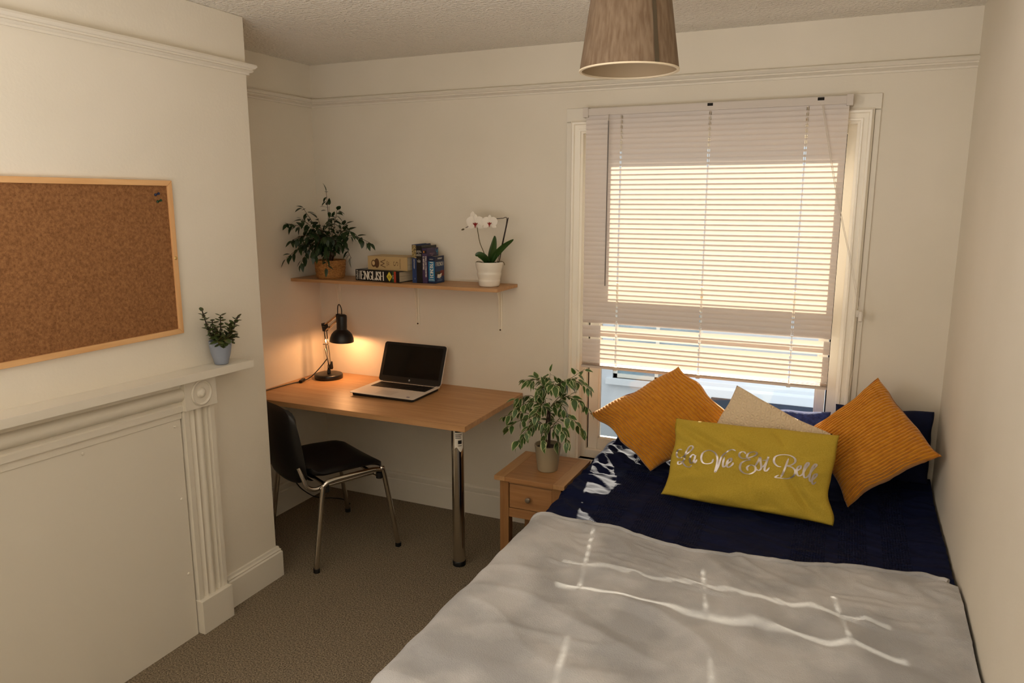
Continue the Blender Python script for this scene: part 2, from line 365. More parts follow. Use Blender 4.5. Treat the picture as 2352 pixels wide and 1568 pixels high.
b.box(2.918, 2.930, -.04, -.030, 1.262, 1.292); b.build('cord_tassel', clear_m, bl)
B().tube(cr([(2.938, BY-.012, 1.25), (2.930, BY-.005, 1.08), (2.918, BY, .93), (2.914, BY+.005, .86)], 6), .0010, 5).build('pull_cord', cord_m, bl)

# ------------------------------------------------------------------ fireplace surround
fp = thing('fireplace_surround', (XC+.03, -1.98, 0), 'white painted fireplace surround with boarded-up opening below the mantel shelf', 'fireplace')
def slope(b):
    for v in b.v: v.z += .022*max(0, (-1.2-v.y))*min(1, v.z/1.0)
    return b
PY0, PY1 = -1.392, -1.548; LY0, LY1 = -2.412, -2.568
slope(B().box(XC, .602, -2.76, -1.215, 1.066, 1.098)).build('mantel_shelf', trim_m, fp, bevel=.002)
def pilaster(y0, y1):   # y0 > y1
    c = (y0+y1)/2; w_ = y0-y1
    prof = [(XC, y0), (.535, y0), (.545, y0-.003), (.545, y0-.024), (.538, y0-.028), (.536, y0-.034), (.548, y0-.046)]
    half = [(x, c-(y-c)) for x, y in prof[::-1]]
    mid = [(.528, y0-.050), (.526, c+.012)]
    rod = [(.528+.020*sin(t), c+.018*cos(t)) for t in [pi*q/8 for q in range(9)]]
    poly = prof+[(.530, y0-.052), (.528, c+.020)]+rod+[(.528, c-.020), (.530, y1+.052)]+half
    p = slope(B().prism(poly, 'z', .145, .945)).build('pilaster', trim_m, fp, smooth=28)
    slope(B().box(XC, .566, y1-.004, y0+.004, 0, .145)).build('plinth_block', trim_m, fp, bevel=.003)
    bk = slope(B().box(XC, .562, y1-.002, y0+.002, .945, 1.066)).build('corner_block', trim_m, fp, bevel=.002)
    R = Matrix.Rotation(pi/2, 3, 'Y'); cc = (.562, c, 1.0055+.022*(-1.2-c))
    B().shell([(.052, -.004), (.052, .004), (.047, .007), (.043, .003), (.041, -.004)], cc, 40, M=R).build('roundel_ring', trim_m, bk)
    B().lathe([(0, .016), (.010, .0145), (.017, .009), (.021, .002), (.022, -.003)], cc, 32, M=R).build('roundel_boss', trim_m, bk)
pilaster(PY0, PY1); pilaster(LY0, LY1)
fy0, fy1 = LY0+.002, PY1-.002
z0 = .945
prof = [(XC, z0), (.545, z0), (.545, z0+.022), (.538, z0+.026), (.540, z0+.034)]+[(.536+.024*sin(t), z0+.066-.026*cos(t)) for t in [pi*q/8 for q in range(9)]]+[(.535, z0+.098), (.545, z0+.100), (.545, z0+.121), (XC, z0+.121)]
slope(B().prism(prof, 'y', fy0, fy1)).build('frieze_moulding', trim_m, fp, smooth=28)
slope(B().box(XC, .536, fy0, fy1, .9155, .945)).build('frieze_batten', trim_m, fp, bevel=.003)
def panel(u, v):
    y = -1.556+u*(-2.404+1.556); z = v*.915; return (.532+.0012*nz(y*4, z*4), y, z)
b = B().grid(panel, 40, 40); slope(b).box(XC, .529, -2.404, -1.556, 0, .915)
b.build('fireboard_panel', trim_m, fp)
for y, z in ((-1.585, .90), (-1.582, .60), (-1.58, .28), (-1.97, .912), (-2.2, .10), (-2.36, .9), (-2.36, .5)):
    B().lathe([(0, .005), (.004, .004), (.006, .0)], (.5325, y, z), 12, M=Matrix.Rotation(pi/2, 3, 'Y')).build('screw_cover', trim_m, fp)

# ------------------------------------------------------------------ cork board
cbt = thing('cork_noticeboard', (XC+.01, -1.94, 1.25), 'cork noticeboard in a pale pine frame on the wall above the mantel', 'noticeboard')
cy0, cy1, cz0, cz1, fw = -2.40, -1.487, 1.251, 1.835, .020
B().box(XC+.001, XC+.010, cy0+fw, cy1-fw, cz0+fw, cz1-fw).build('cork_sheet', cork_m, cbt, smooth=0)
def bar(poly, m): B().prism(poly, 'x', XC+.001, XC+.018).build('frame_bar', m, cbt, bevel=.002)
bar([(cy0, cz1), (cy1, cz1), (cy1-fw, cz1-fw), (cy0+fw, cz1-fw)], pine_m); bar([(cy0, cz0), (cy0+fw, cz0+fw), (cy1-fw, cz0+fw), (cy1, cz0)], pine_m)
bar([(cy1, cz0), (cy1-fw, cz0+fw), (cy1-fw, cz1-fw), (cy1, cz1)], pinez_m); bar([(cy0, cz0), (cy0, cz1), (cy0+fw, cz1-fw), (cy0+fw, cz0+fw)], pinez_m)
B().lathe([(0, .004), (.005, .003), (.007, 0)], (XC+.018, cy1-fw/2, 1.544), 14, M=Matrix.Rotation(pi/2, 3, 'Y')).build('frame_screw', brass_m, cbt)
pin1 = mat('navy_pin', '#1a2440', .35); pin2 = mat('green_pin', '#12361f', .35)
for (y, z, m, lab) in ((-1.560, 1.782, pin1, 'small dark blue push pin, upper of the two on the cork board'), (-1.553, 1.757, pin2, 'small dark green push pin, lower of the two on the cork board')):
    Rm = Matrix.Rotation(pi/2-.25, 3, 'Y')
    b = B(); b.lathe([(0, 0), (.0052, 0), (.0052, .003), (.0026, .005), (.0026, .014), (.0048, .016), (.0048, .020), (0, .021)], (XC+.0105, y, z), 14, M=Rm)
    tag(b.build('push_pin', m), lab, 'pin', 'push pins on the cork board')

# ------------------------------------------------------------------ desk
DX, DD, DZ, DT = 1.322, .675, .74, .027
dk = thing('desk', (.66, -.34, 0), 'light oak laminate desk built into the alcove on a chrome leg', 'desk')
B().box(.001, DX, -DD, -.001, DZ-DT, DZ).build('desktop', desk_m, dk, bevel=.0015)
lx, ly = 1.235, -.585
lg = B().tube([(lx, ly, .022), (lx, ly, DZ-DT-.006)], .030, 32).build('leg', chrome_m, dk)
B().lathe([(.032, 0), (.033, .004), (.033, .022), (.031, .025)], (lx, ly, 0), 32).build('rubber_foot', blackp_m, lg)
B().lathe([(.045, DZ-DT-.006), (.045, DZ-DT)], (lx, ly, 0), 32).build('mounting_plate', chrome_m, lg)
b = B()
b.grid(lambda u, v: (lx+.0307*cos(-1.62+u*1.5), ly+.0307*sin(-1.62+u*1.5), .60+v*.10+(.012*sin(u*7)*(1-v) if v < .3 else 0)), 12, 4)
sk = b.build('paper_sticker', paper_m, lg)
b = B()
for q, (za, zb_, ua, ub) in enumerate(((.685, .693, .1, .9), (.672, .675, .12, .8), (.664, .667, .12, .7), (.656, .659, .12, .75), (.628, .646, .4, .8), (.618, .621, .4, .8))):
    b.grid(lambda u, v: (lx+.0311*cos(-1.62+(ua+u*(ub-ua))*1.5), ly+.0311*sin(-1.62+(ua+u*(ub-ua))*1.5), za+v*(zb_-za)), 6, 1)
b.build('printed_lines', dark_m, sk)
for (x0, x1, y0, y1) in ((.001, DX-.05, -.030, -.001), (.001, .03, -DD+.05, -.031)): B().box(x0, x1, y0, y1, DZ-DT-.035, DZ-DT).build('wall_batten', trim_m, dk, bevel=.001)

# ------------------------------------------------------------------ wall shelf and brackets
SX, SD, SZ, ST = 1.290, .257, 1.328, .017
tag(B().box(.001, SX, -SD, -.001, SZ-ST, SZ).build('wall_shelf', desk_m, bevel=.001), 'light oak shelf board on the back wall above the desk', 'shelf')
for x, lab in ((.14, 'white metal shelf bracket nearest the alcove corner, above the lamp'), (.675, 'white metal shelf bracket at the middle of the shelf'), (1.190, 'white metal shelf bracket under the orchid end of the shelf')):
    t = thing('shelf_bracket', (x, -.01, 1.08), lab, 'bracket', 'brackets under the wall shelf')
    B().box(x-.013, x+.013, -.004, 0, 1.068, SZ-ST).build('wall_plate', white_m, t, bevel=.001)
    B().box(x-.013, x+.013, -.215, -.004, SZ-ST-.004, SZ-ST).build('shelf_plate', white_m, t, bevel=.001)
    B().prism([(-.004, 1.085), (-.008, 1.085), (-.026, 1.25), (-.050, SZ-ST-.010), (-.06, SZ-ST-.004), (-.004, SZ-ST-.004)], 'x', x-.0035, x+.0035).build('gusset', white_m, t, bevel=.001)
    for y, z in ((-.006, 1.076), (-.006, 1.30)): B().lathe([(0, .003), (.0045, .002), (.005, 0)], (x, -.004, z), 10, M=Matrix.Rotation(pi/2, 3, 'X')).build('screw', stem_m, t)
    for sx in (-.010, .012): B().lathe([(0, .003), (.004, .002), (.0045, 0)], (x+sx, -.19, SZ-ST-.004), 10, M=Matrix.Rotation(pi, 3, 'X')).build('screw', stem_m, t)

# ------------------------------------------------------------------ desk lamp
LB = Vector((.150, -.150, DZ))
lt = thing('desk_lamp', LB, 'black adjustable desk lamp with dome shade, switched on beside the laptop', 'lamp')
B().lathe([(.080, 0), (.082, .004), (.082, .020), (.079, .026), (.070, .029), (0, .030)], LB, 48).build('lamp_base', black_m, lt, smooth=50)
B().lathe([(.012, .030), (.011, .045), (.007, .058), (.006, .075)], LB+Vector((.004, 0, 0)), 16).build('base_post', blackp_m, lt)
e0 = Vector((.162, -.150, .806)); e1 = Vector((.138, -.150, 1.052)); e2 = Vector((.238, -.150, 1.122))
a = B()
for dy in (-.010, .010): a.tube([e0+Vector((0, dy, 0)), e1+Vector((0, dy, 0))], .0042, 8)
la = a.build('lower_arm', chrome_m, lt)
a = B(); k = e0*.45+e1*.55; a.tube([k+Vector((-.018, -.012, 0)), k+Vector((.018, -.012, 0))], .003, 8); a.tube([e0*.55+e1*.45+Vector((-.006, -.013, .0)), e0*.9+e1*.1+Vector((.006, -.013, 0))], .005, 8)
a.build('tension_spring', brush_m, la)
B().lathe([(0, 0), (.011, 0), (.013, .008), (.004, .045), (0, .046)], e0+Vector((.018, -.014, -.005)), 12, M=Matrix.Rotation(.2, 3, 'Y')).build('clamp_knob', blackp_m, la)
B().box(e0.x-.008, e0.x+.008, -.163, -.137, .798, .822).build('lower_joint', blackp_m, la, bevel=.002)
a = B()
for dy in (-.010, .010):
    a.tube([e1+Vector((0, dy, 0)), e2+Vector((0, dy, 0))], .0042, 8); a.tube([e1+Vector((.012, dy, -.028)), e2+Vector((.006, dy, -.024))], .0038, 8)
ua = a.build('upper_arm', chrome_m, lt)
a = B(); a.prism([(e1.x-.012, e1.z+.012), (e1.x+.012, e1.z+.008), (e1.x+.014, e1.z-.034), (e1.x-.004, e1.z-.034)], 'y', -.166, -.134); a.tube([e1+Vector((-.008, -.018, 0)), e1+Vector((.05, -.018, -.006))], .003, 8)
a.build('elbow_joint', blackp_m, ua, bevel=.002)
hd = Vector((.256, -.152, .966)); RH = Matrix.Rotation(radians(3), 3, 'Y')
sh = [(.0685, 0), (.0685, .004), (.066, .022), (.058, .042), (.046, .057), (.034, .066), (.029, .070), (.029, .142), (.027, .152), (.018, .157), (0, .158)]
inn = [(0, .150), (.025, .148), (.025, .074), (.032, .062), (.044, .053), (.056, .038), (.0635, .020), (.0665, .001)]
a = B(); a.shell(sh+inn, hd, 48, M=RH); hs = a.build('lamp_shade', black_m, lt, smooth=50)
B().box(.232, .246, -.166, -.138, 1.075, 1.125).build('head_bracket', blackp_m, hs, bevel=.002)
bc = hd+Vector((.002, 0, .046))
B().lathe([(0, -.030), (.014, -.026), (.021, -.012), (.021, .004), (.013, .020), (.010, .032)], bc, 20).build('bulb', bulb_m, hs)
B().tube(cr([(.262, -.150, 1.12), (.262, -.15, 1.15), (.254, -.15, 1.172), (.244, -.15, 1.178), (.236, -.15, 1.160), (.234, -.15, 1.115)], 6), .0028, 8).build('cable_loop', blackp_m, lt)
pld = bpy.data.lights.new('lamp_bulb', 'POINT'); pld.energy = 3.7; pld.color = (1, .47, .19); pld.shadow_soft_size = .018
plo = bpy.data.objects.new('lamp_bulb', pld); COL.objects.link(plo); plo.location = bc+Vector((0, 0, -.040))
# lead
B().tube(cr([(.155, -.160, .86), (.13, -.19, .815), (.10, -.24, .765), (.078, -.285, .7465), (.055, -.34, .7435), (.04, -.42, .7435), (.032, -.50, .7435), (.03, -.56, .7435), (.02, -.64, .7435), (.015, -.67, .7445)], 8), .0030, 8).build('power_cable', blackp_m, lt)
Msw = basis((cos(1.95), sin(1.95), 0), (-sin(1.95), cos(1.95), 0), (0, 0, 1), (.073, -.292, .7405))
B(Msw).box(-.032, .032, -.010, .010, 0, .016).build('inline_switch', blackp_m, lt, bevel=.004)

# under-desk cable
B_ = B().tube(cr([(.0225, -.34, .15), (.035, -.30, .09), (.06, -.24, .03), (.095, -.195, .004), (.15, -.17, .0035), (.22, -.16, .0035), (.30, -.20, .0035)], 8), .0033, 8)
tag(B_.build('floor_cable', blackp_m), 'thin black cable trailing from the wall to the carpet behind the chair', 'cable')

# ------------------------------------------------------------------ laptop
lp = thing('laptop', (.695, -.285, DZ), 'open laptop with white keyboard deck and black screen on the desk', 'laptop')
X0, X1, Y0, Y1 = .497, .894, -.427, -.140
def rrect(x0, x1, y0, y1, r, n=5):
    out = []
    for cx, cy, a0 in ((x1-r, y1-r, 0), (x0+r, y1-r, 90), (x0+r, y0+r, 180), (x1-r, y0+r, 270)):
        out += [(cx+r*cos(radians(a0+90*k/n)), cy+r*sin(radians(a0+90*k/n))) for k in range(n+1)]
    return out
B().prism(rrect(X0+.008, X1-.008, Y0+.010, Y1-.004, .015), 'z', .7415, .757).build('base_shell', blackp_m, lp, bevel=.003)
dkp = B().prism(rrect(X0, X1, Y0, Y1, .012), 'z', .757, .761).build('keyboard_deck', deck_m, lp, bevel=.001)
kx0, kx1, ky0, ky1 = .528, .872, -.272, -.168
B().box(kx0, kx1, ky0, ky1, .7608, .7614).build('key_well', bezel_m, dkp)
b = B()
rows = 6; rh = (ky1-ky0)/rows
for r_ in range(rows):
    xs = kx0+.002; cols = 15
    kw = (.262)/cols
    for c_ in range(cols):
        if r_ == 0 and 3 < c_ < 9:
            if c_ == 4: b.box(xs+4*kw+.001, xs+9*kw-.001, ky0+.001, ky0+rh-.001, .7613, .7632)
            continue
        b.box(xs+c_*kw+.001, xs+(c_+1)*kw-.001, ky0+r_*rh+.001, ky0+(r_+1)*rh-.001, .7613, .7632)
    kw2 = (kx1-(xs+.268))/4
    for c_ in range(4): b.box(xs+.268+c_*kw2+.001, xs+.268+(c_+1)*kw2-.001, ky0+r_*rh+.001, ky0+(r_+1)*rh-.001, .7613, .7632)
kk = b.build('keys', keys_m, dkp); kk['kind'] = 'stuff'
B().box(.640, .745, -.405, -.325, .7607, .7612).build('touchpad', mat('touchpad', '#c9c2b8', .35), dkp)
B().box(.838, .856, -.405, -.392, .7607, .7612).build('processor_sticker', sticker_m, dkp)
# lid
hv = Vector((0, .083, .205)).normalized(); nrm = Vector((0, -hv.z, hv.y)); LO = Vector((X0-.002, -.146, .762))
ML = basis((1, 0, 0), hv, nrm, LO)   # local x, up, toward user
LWD, LHT = .401, .226
sc_ = B(ML).prism(rrect(0, LWD, 0, LHT, .016), 'z', -.006, .0).build('lid', deck_m, lp, bevel=.001)
B(ML).prism(rrect(.001, LWD-.001, .001, LHT-.001, .015), 'z', .0, .0025).build('screen_bezel', bezel_m, sc_, bevel=.0006)
B(ML).prism(rrect(.020, LWD-.020, .032, LHT-.016, .001), 'z', .0020, .0029).build('display', screen_m, sc_)
B(ML).box(.03, LWD-.03, -.008, .004, -.006, .004).build('hinge', blackp_m, sc_, bevel=.002)
lg_ = B(ML).lathe([(.0052, .0024), (.0052, .0032), (0, .0032)], (0, 0, 0), 24); lg_.v = [v+hv*.016+Vector((LWD/2, 0, 0)) for v in lg_.v]
lgo = lg_.build('round_logo', logo_m, sc_)
text('logo_letters', 'hp', .0085, basis((1, 0, 0), hv, nrm, LO+hv*.016+Vector((LWD/2, 0, 0))+nrm*.0034), bezel_m, sc_)

# ------------------------------------------------------------------ nightstand
nt_ = thing('nightstand', (1.62, -.41, 0), 'small oak bedside table with one drawer between the desk and the bed', 'table')
NX0, NX1, NY0, NY1, NZ = 1.435, 1.785, -.603, -.225, .500
B().box(NX0+.055, NX1-.055, NY0, NY1, NZ-.022, NZ).build('top_panel', oak_m, nt_, bevel=.002)
for x0 in (NX0, NX1-.055): B().box(x0, x0+.0545, NY0, NY1, NZ-.022, NZ).build('breadboard_end', oaky_m, nt_, bevel=.002)
for x in (NX0+.022, NX1-.067):
    for y in (NY0+.018, NY1-.063): B().box(x, x+.045, y, y+.045, 0, NZ-.022).build('leg', oakz_m, nt_, bevel=.0015)
ax0, ax1, ay0, ay1 = NX0+.067, NX1-.067, NY0+.063, NY1-.063
B().box(ax0, ax1, NY0+.022, NY0+.042, NZ-.036, NZ-.022).build('front_rail', oak_m, nt_)
B().box(ax0, ax1, NY0+.022, NY0+.045, .298, .342).build('front_rail', oak_m, nt_, bevel=.001)
B().box(ax0, ax1, NY1-.05, NY1-.03, .298, NZ-.022).build('back_panel', oak_m, nt_)
for x in (NX0+.032, NX1-.052): B().box(x, x+.018, ay0, ay1, .298, NZ-.022).build('side_panel', oaky_m, nt_)
dr = B().box(ax0+.002, ax1-.002, NY0+.023, NY0+.041, .345, NZ-.039).build('drawer_front', oak_m, nt_, bevel=.002)
kn = B().lathe([(.006, 0), (.005, .010), (.012, .016), (.0125, .024), (.010, .027), (0, .028)], ((ax0+ax1)/2-.005, NY0+.023, .402), 20, M=Matrix.Rotation(pi/2, 3, 'X'))
kn.build('knob', brush_m, dr)

# ------------------------------------------------------------------ chair
ch = thing('office_chair', (.50, -.62, 0), 'black stacking chair with chrome tube frame pulled up to the desk', 'chair')
fv = Vector((.447, .894, 0)); rv = Vector((.894, -.447, 0)); MCH = basis(rv, fv, (0, 0, 1), (.503, -.617, 0))   # local x right, y forward
def leg_pts(s):
    return None
for s in (-1, 1):
    pts = [(s*.275, -.225, .012), (s*.262, -.17, .38), (s*.262, -.155, .425), (s*.262, -.12, .437), (s*.262, 0, .440), (s*.262, .10, .440), (s*.262, .145, .430), (s*.264, .165, .405), (s*.280, .225, .012)]
    rear = cr(pts[:5], 6); front = cr(pts[4:], 6)
    for P_, q in ((rear, 0), (front, -1)):
        l = B(MCH).tube(P_, .0125, 14).build('leg', chrome_m, ch)
        B(MCH).tube([(Vector(P_[q])+Vector((0, 0, -.010))), Vector(P_[q])+Vector((0, 0, .010))], .0155, 12).build('foot_cap', blackp_m, l)
    B(MCH).lathe([(0, 0), (.017, 0), (.017, .03), (0, .03)], (s*.25, .145, .385), 12).build('frame_clip', blackp_m, ch)
    B(MCH).lathe([(0, 0), (.017, 0), (.017, .03), (0, .03)], (s*.25, -.145, .385), 12).build('frame_clip', blackp_m, ch)
    # back support tube
    B(MCH).tube(cr([(s*.235, .14, .415), (s*.235, 0, .413), (s*.235, -.14, .408), (s*.233, -.195, .403), (s*.229, -.232, .425), (s*.222, -.248, .470), (s*.212, -.262, .52)], 6), .010, 12).build('back_support', chrome_m, ch)
for y in (-.13, .13): B(MCH).tube([(-.25, y, .405), (.25, y, .405)], .009, 12).build('cross_tube', chrome_m, ch)
def seat(u, v):
    x = (u-.5)*2; y = (v-.5)*2
    k_ = 1-.10*(abs(y)**3); X = .232*x*(1-.06*max(0, y)); Y = .215*y-.005
    r2 = (abs(x)**6+abs(y)**6)
    if r2 > 1: s_ = r2**(-1/6); X *= s_; Y *= s_
    z = .452+.014*x*x*(1-max(0, y)*.8)-.035*max(0, y-.5)**2*4+.045*max(0, -y-.55)**2*4
    return X, Y, z
def padded(fn, th, n=26):
    b_ = B(MCH)
    def tf(u, v):
        X, Y, z = fn(u, v); x = (u-.5)*2; y = (v-.5)*2; e = max(0, 1-max(abs(x), abs(y))**5); return (X, Y, z+th*sqrt(e))
    def bf(u, v):
        X, Y, z = fn(u, v); x = (u-.5)*2; y = (v-.5)*2; e = max(0, 1-max(abs(x), abs(y))**6); return (X, Y, z-.02*sqrt(e))
    b_.grid(tf, n, n); b_.grid(bf, n, n); return b_
b = padded(seat, .022); b.build('seat', chair_m, ch, smooth=60)
def back(u, v, off=0):
    x = (u-.5)*2; y = (v-.5)*2
    r2 = abs(x)**4+abs(y)**4; s_ = r2**(-.25) if r2 > 1 else 1
    X = .232*x*s_*(1-.10*max(0, y*s_)); z = .612+.200*y*s_; Y = -.268-.05*(y*s_+1)*.55-.0+.05*(x*s_)**2+.01*(y*s_)**2
    return X, Y+off, z
b = B(MCH)
def bth(u, v): x = (u-.5)*2; y = (v-.5)*2; return sqrt(max(0, 1-max(abs(x), abs(y))**5))
b.grid(lambda u, v: back(u, v, .018*bth(u, v)), 26, 26); b.grid(lambda u, v: back(u, v, -.016*bth(u, v)), 26, 26)
bk = b.build('backrest', chair_m, ch, smooth=60)
# lower shell joining seat and back
def shell(u, v):
    x = (u-.5)*2; t = v; a_ = t*pi/2
    Y = -.185-.085*sin(a_); z = .448+.10*(1-cos(a_))+.002; w_ = .215-.005*t
    return (w_*x*.95, Y+.03*x*x*t+.012, z-.004)
b = B(MCH); b.grid(shell, 16, 8)
b.grid(lambda u, v: tuple(Vector(shell(u, v))+Vector((0, -.012, -.010))), 16, 8); b.build('rear_shell', chair_m, ch, smooth=60)

# ------------------------------------------------------------------ books
def letters_strokes(ch_):
    D = {'E': [[(0, 0), (0, 1)], [(0, 1), (.62, 1), (.62, .84)], [(0, .52), (.45, .52)], [(0, 0), (.66, 0), (.66, .18)]],
         'N': [[(0, 0), (0, 1)], [(0, 1), (.66, 0)], [(.66, 0), (.66, 1)]],
         'G': [[(.7, .8), (.55, .97), (.35, 1), (.12, .88), (0, .5), (.12, .12), (.35, 0), (.6, .06), (.68, .2), (.68, .45), (.42, .45)]],
         'L': [[(0, 0), (0, 1)], [(0, 0), (.56, 0), (.56, .2)]], 'I': [[(0.1, 0), (0.1, 1)]],
         'S': [[(.5, .82), (.4, .97), (.22, 1), (.04, .85), (.06, .65), (.3, .5), (.5, .35), (.5, .14), (.28, 0), (.08, .05), (0, .2)]],
         'H': [[(0, 0), (0, 1)], [(.62, 0), (.62, 1)], [(0, .5), (.62, .5)]],
         'F': [[(0, 0), (0, 1)], [(0, 1), (.58, 1), (.58, .84)], [(0, .52), (.42, .52)]],
         'R': [[(0, 0), (0, 1)], [(0, 1), (.35, 1), (.52, .88), (.52, .65), (.35, .52), (0, .52)], [(.3, .52), (.64, 0)]],
         'C': [[(.64, .8), (.5, .97), (.32, 1), (.1, .86), (0, .5), (.1, .14), (.32, 0), (.55, .05), (.66, .22)]],
         'W': [[(0, 1), (.25, 0)], [(.25, 0), (.45, .8)], [(.45, .8), (.68, 0)], [(.68, 0), (.9, 1)]],
         'O': [[(.35, 1), (.1, .86), (0, .5), (.1, .14), (.35, 0), (.6, .14), (.7, .5), (.6, .86), (.35, 1)]],
         'Y': [[(0, 1), (.32, .5)], [(.64, 1), (.32, .5)], [(.32, .5), (.32, 0)]],
         'M': [[(0, 0), (0, 1)], [(0, 1), (.36, .1)], [(.36, .1), (.72, 1)], [(.72, 1), (.72, 0)]],
         'A': [[(0, 0), (.32, 1)], [(.32, 1), (.66, 0)], [(.12, .36), (.54, .36)]], 'T': [[(.3, 0), (.3, 1)], [(0, .84), (0, 1), (.62, 1), (.62, .84)]],
         '&': [[(.7, .4), (.5, .05), (.25, 0), (.05, .15), (.1, .4), (.4, .7), (.38, .95), (.22, .98), (.15, .8), (.35, .4), (.7, 0)]],
         'P': [[(0, 0), (0, 1)], [(0, 1), (.35, 1), (.52, .88), (.52, .62), (.35, .48), (0, .48)]]}
    return D.get(ch_, [])
def serif_text(name, s, x, y, h, wx, M, m, parent, th=.16, gap=.28):
    """raised lettering, baseline start (x, y) in M's plane, height h, horizontal stretch wx, built from strokes with serifs"""
    b_ = B(M); cx = x
    def ribbon(pts, w0):
        pts = [Vector((p[0], p[1])) for p in pts]
        for p, q in zip(pts[:-1], pts[1:]):
            d = (q-p); L_ = d.length
            if L_ < 1e-6: continue
            d /= L_; vert = abs(d.y); w_ = h*(w0*.38+(w0*.62)*vert*vert)*.5; n_ = Vector((-d.y, d.x))*w_; e = d*w_*.5
            b_.add([(*(p-e-n_), 0), (*(q+e-n_), 0), (*(q+e+n_), 0), (*(p-e+n_), 0)], [(0, 1, 2, 3)])
    for c_ in s:
        st = letters_strokes(c_); mx_ = 0
        for l in st:
            P_ = [(cx+a_*h*wx, y+b2*h) for a_, b2 in l]; mx_ = max(mx_, max(a_ for a_, _ in l)); ribbon(P_, th)
            for (a_, b2), (c2, d2) in ((l[0], l[1]), (l[-1], l[-2])):
                if b2 in (0, 1) and abs(a_-c2) < .4 and abs(b2-d2) > .3 and c_ not in 'SCGO':
                    X_ = cx+a_*h*wx; Y_ = y+b2*h; ribbon([(X_-.13*h*wx, Y_), (X_+.13*h*wx, Y_)], th*.8)
        cx += (mx_+gap)*h*wx if st else .35*h*wx
    return b_.build(name, m, parent, smooth=0, recalc=False)
def cm(h, r=.45): return mat('cover_'+h[1:], h, r)
wht = cm('#e6e0d2'); 
# big black dictionary lying flat
ang = radians(-5)
def book(M, w_, d_, t_, cover, pages=page_m, hard=.003, label='', group='books on the wall shelf', spine='front', mats=None):
    """local: x along spine length/width, y depth (0 = spine side, facing the viewer), z thickness/height up"""
    t = tag(link('book', None, M), label, 'book', group); t.empty_display_size = .03
    return t
t = book(basis((cos(ang), sin(ang), 0), (-sin(ang), cos(ang), 0), (0, 0, 1), (.398, -.192, SZ)), 0, 0, 0, None, label='thick black ENGLISH dictionary lying flat at the bottom of the shelf stack')
M1 = WM[t]; w1, d1, t1 = .300, .150, .061; blk = cm('#131112', .35)
B(M1).prism([(0.002, .004), (.006, .0), (w1-.0, 0), (w1, .003), (w1, d1), (0, d1)], 'z', 0, .0035).build('cover_board', blk, t)
B(M1).prism([(0.002, .004), (.006, .0), (w1-.0, 0), (w1, .003), (w1, d1), (0, d1)], 'z', t1-.0035, t1).build('cover_board', blk, t)
B(M1).box(0, w1, 0, .0035, 0, t1).build('spine', blk, t, bevel=.0015)
B(M1).box(.004, w1-.006, .0035, d1-.004, .0035, t1-.0035).build('page_block', page_m, t)
MS1 = M1 @ basis((1, 0, 0), (0, 0, 1), (0, -1, 0), (0, -.0006, 0))   # spine plane: x along, y up, z out
serif_text('title_lettering', 'ENGLISH', .040, .009, .044, .70, MS1, wht, t, .155, .20)
text('small_lettering', 'Oxford', .018, MS1 @ Matrix.Translation((.013, .031, 0)) @ Matrix.Rotation(pi/2, 4, 'Z'), wht, t, .95)
text('small_lettering', 'REFERENCE', .0095, MS1 @ Matrix.Translation((.029, .031, 0)) @ Matrix.Rotation(pi/2, 4, 'Z'), wht, t, .95)
yc_ = cm('#cdbb3a')
B(MS1).add([(.216, .031, 0), (.235, .004, 0), (.254, .031, 0), (.235, .058, 0)], [(0, 1, 2, 3)]).build('yellow_diamond', yc_, t, smooth=0)
text('diamond_lettering', 'The\ndictionary\nof today', .0062, MS1 @ Matrix.Translation((.235, .031, .0004)), blk, t, .8)
B(MS1).box(.256, .264, .001, .060, 0, .0004).build('green_stripe', cm('#23552b'), t); B(MS1).box(.266, .280, .001, .060, 0, .0004).build('red_stripe', cm('#a3371d'), t)
text('vertical_lettering', 'guide', .010, MS1 @ Matrix.Translation((.261, .03, .0008)) @ Matrix.Rotation(-pi/2, 4, 'Z'), wht, t)
# cream volume on top
ang2 = radians(-3)
t = book(basis((cos(ang2), sin(ang2), 0), (-sin(ang2), cos(ang2), 0), (0, 0, 1), (.468, -.172, SZ+.0612)), 0, 0, 0, None, label='thick cream coloured book lying flat on top of the black dictionary')
M2 = WM[t]; w2, d2, t2 = .262, .135, .074; crm = cm('#b59a6c', .6); brn = cm('#5a3a1f', .6)
for za in (0, t2-.003): B(M2).box(0, w2, 0, d2, za, za+.003).build('cover_board', crm, t, bevel=.001)
B(M2).box(0, w2, 0, .003, 0, t2).build('spine', crm, t, bevel=.0015)
B(M2).box(.003, w2-.003, .003, d2-.004, .003, t2-.003).build('page_block', page_m, t)
MS2 = M2 @ basis((1, 0, 0), (0, 0, 1), (0, -1, 0), (0, -.0006, 0))
Rm = Matrix.Rotation(-pi/2, 4, 'Z')
serif_text('title_letter', 'W', -.021, -.010, .030, 1.5, MS2 @ Matrix.Translation((.098, .035, 0)) @ Rm, brn, t, .13)
serif_text('title_letter', 'S', -.012, -.010, .030, 1.3, MS2 @ Matrix.Translation((.182, .035, 0)) @ Rm, brn, t, .13)
text('spine_lettering', 'THE\nPLAYS', .010, MS2 @ Matrix.Translation((.135, .037, 0)) @ Rm, brn, t)
text('spine_lettering', 'THE SONNETS', .0085, MS2 @ Matrix.Translation((.215, .037, 0)) @ Rm, brn, t)
b = B(MS2)
for (cx_, cy_, rx, ry) in ((.040, .034, .015, .020), (.062, .036, .016, .026)):
    b.add([(cx_+rx*cos(2*pi*k/20), cy_+ry*sin(2*pi*k/20), .0002) for k in range(20)], [tuple(range(20))])
b.build('portrait_print', brn, t, smooth=0)
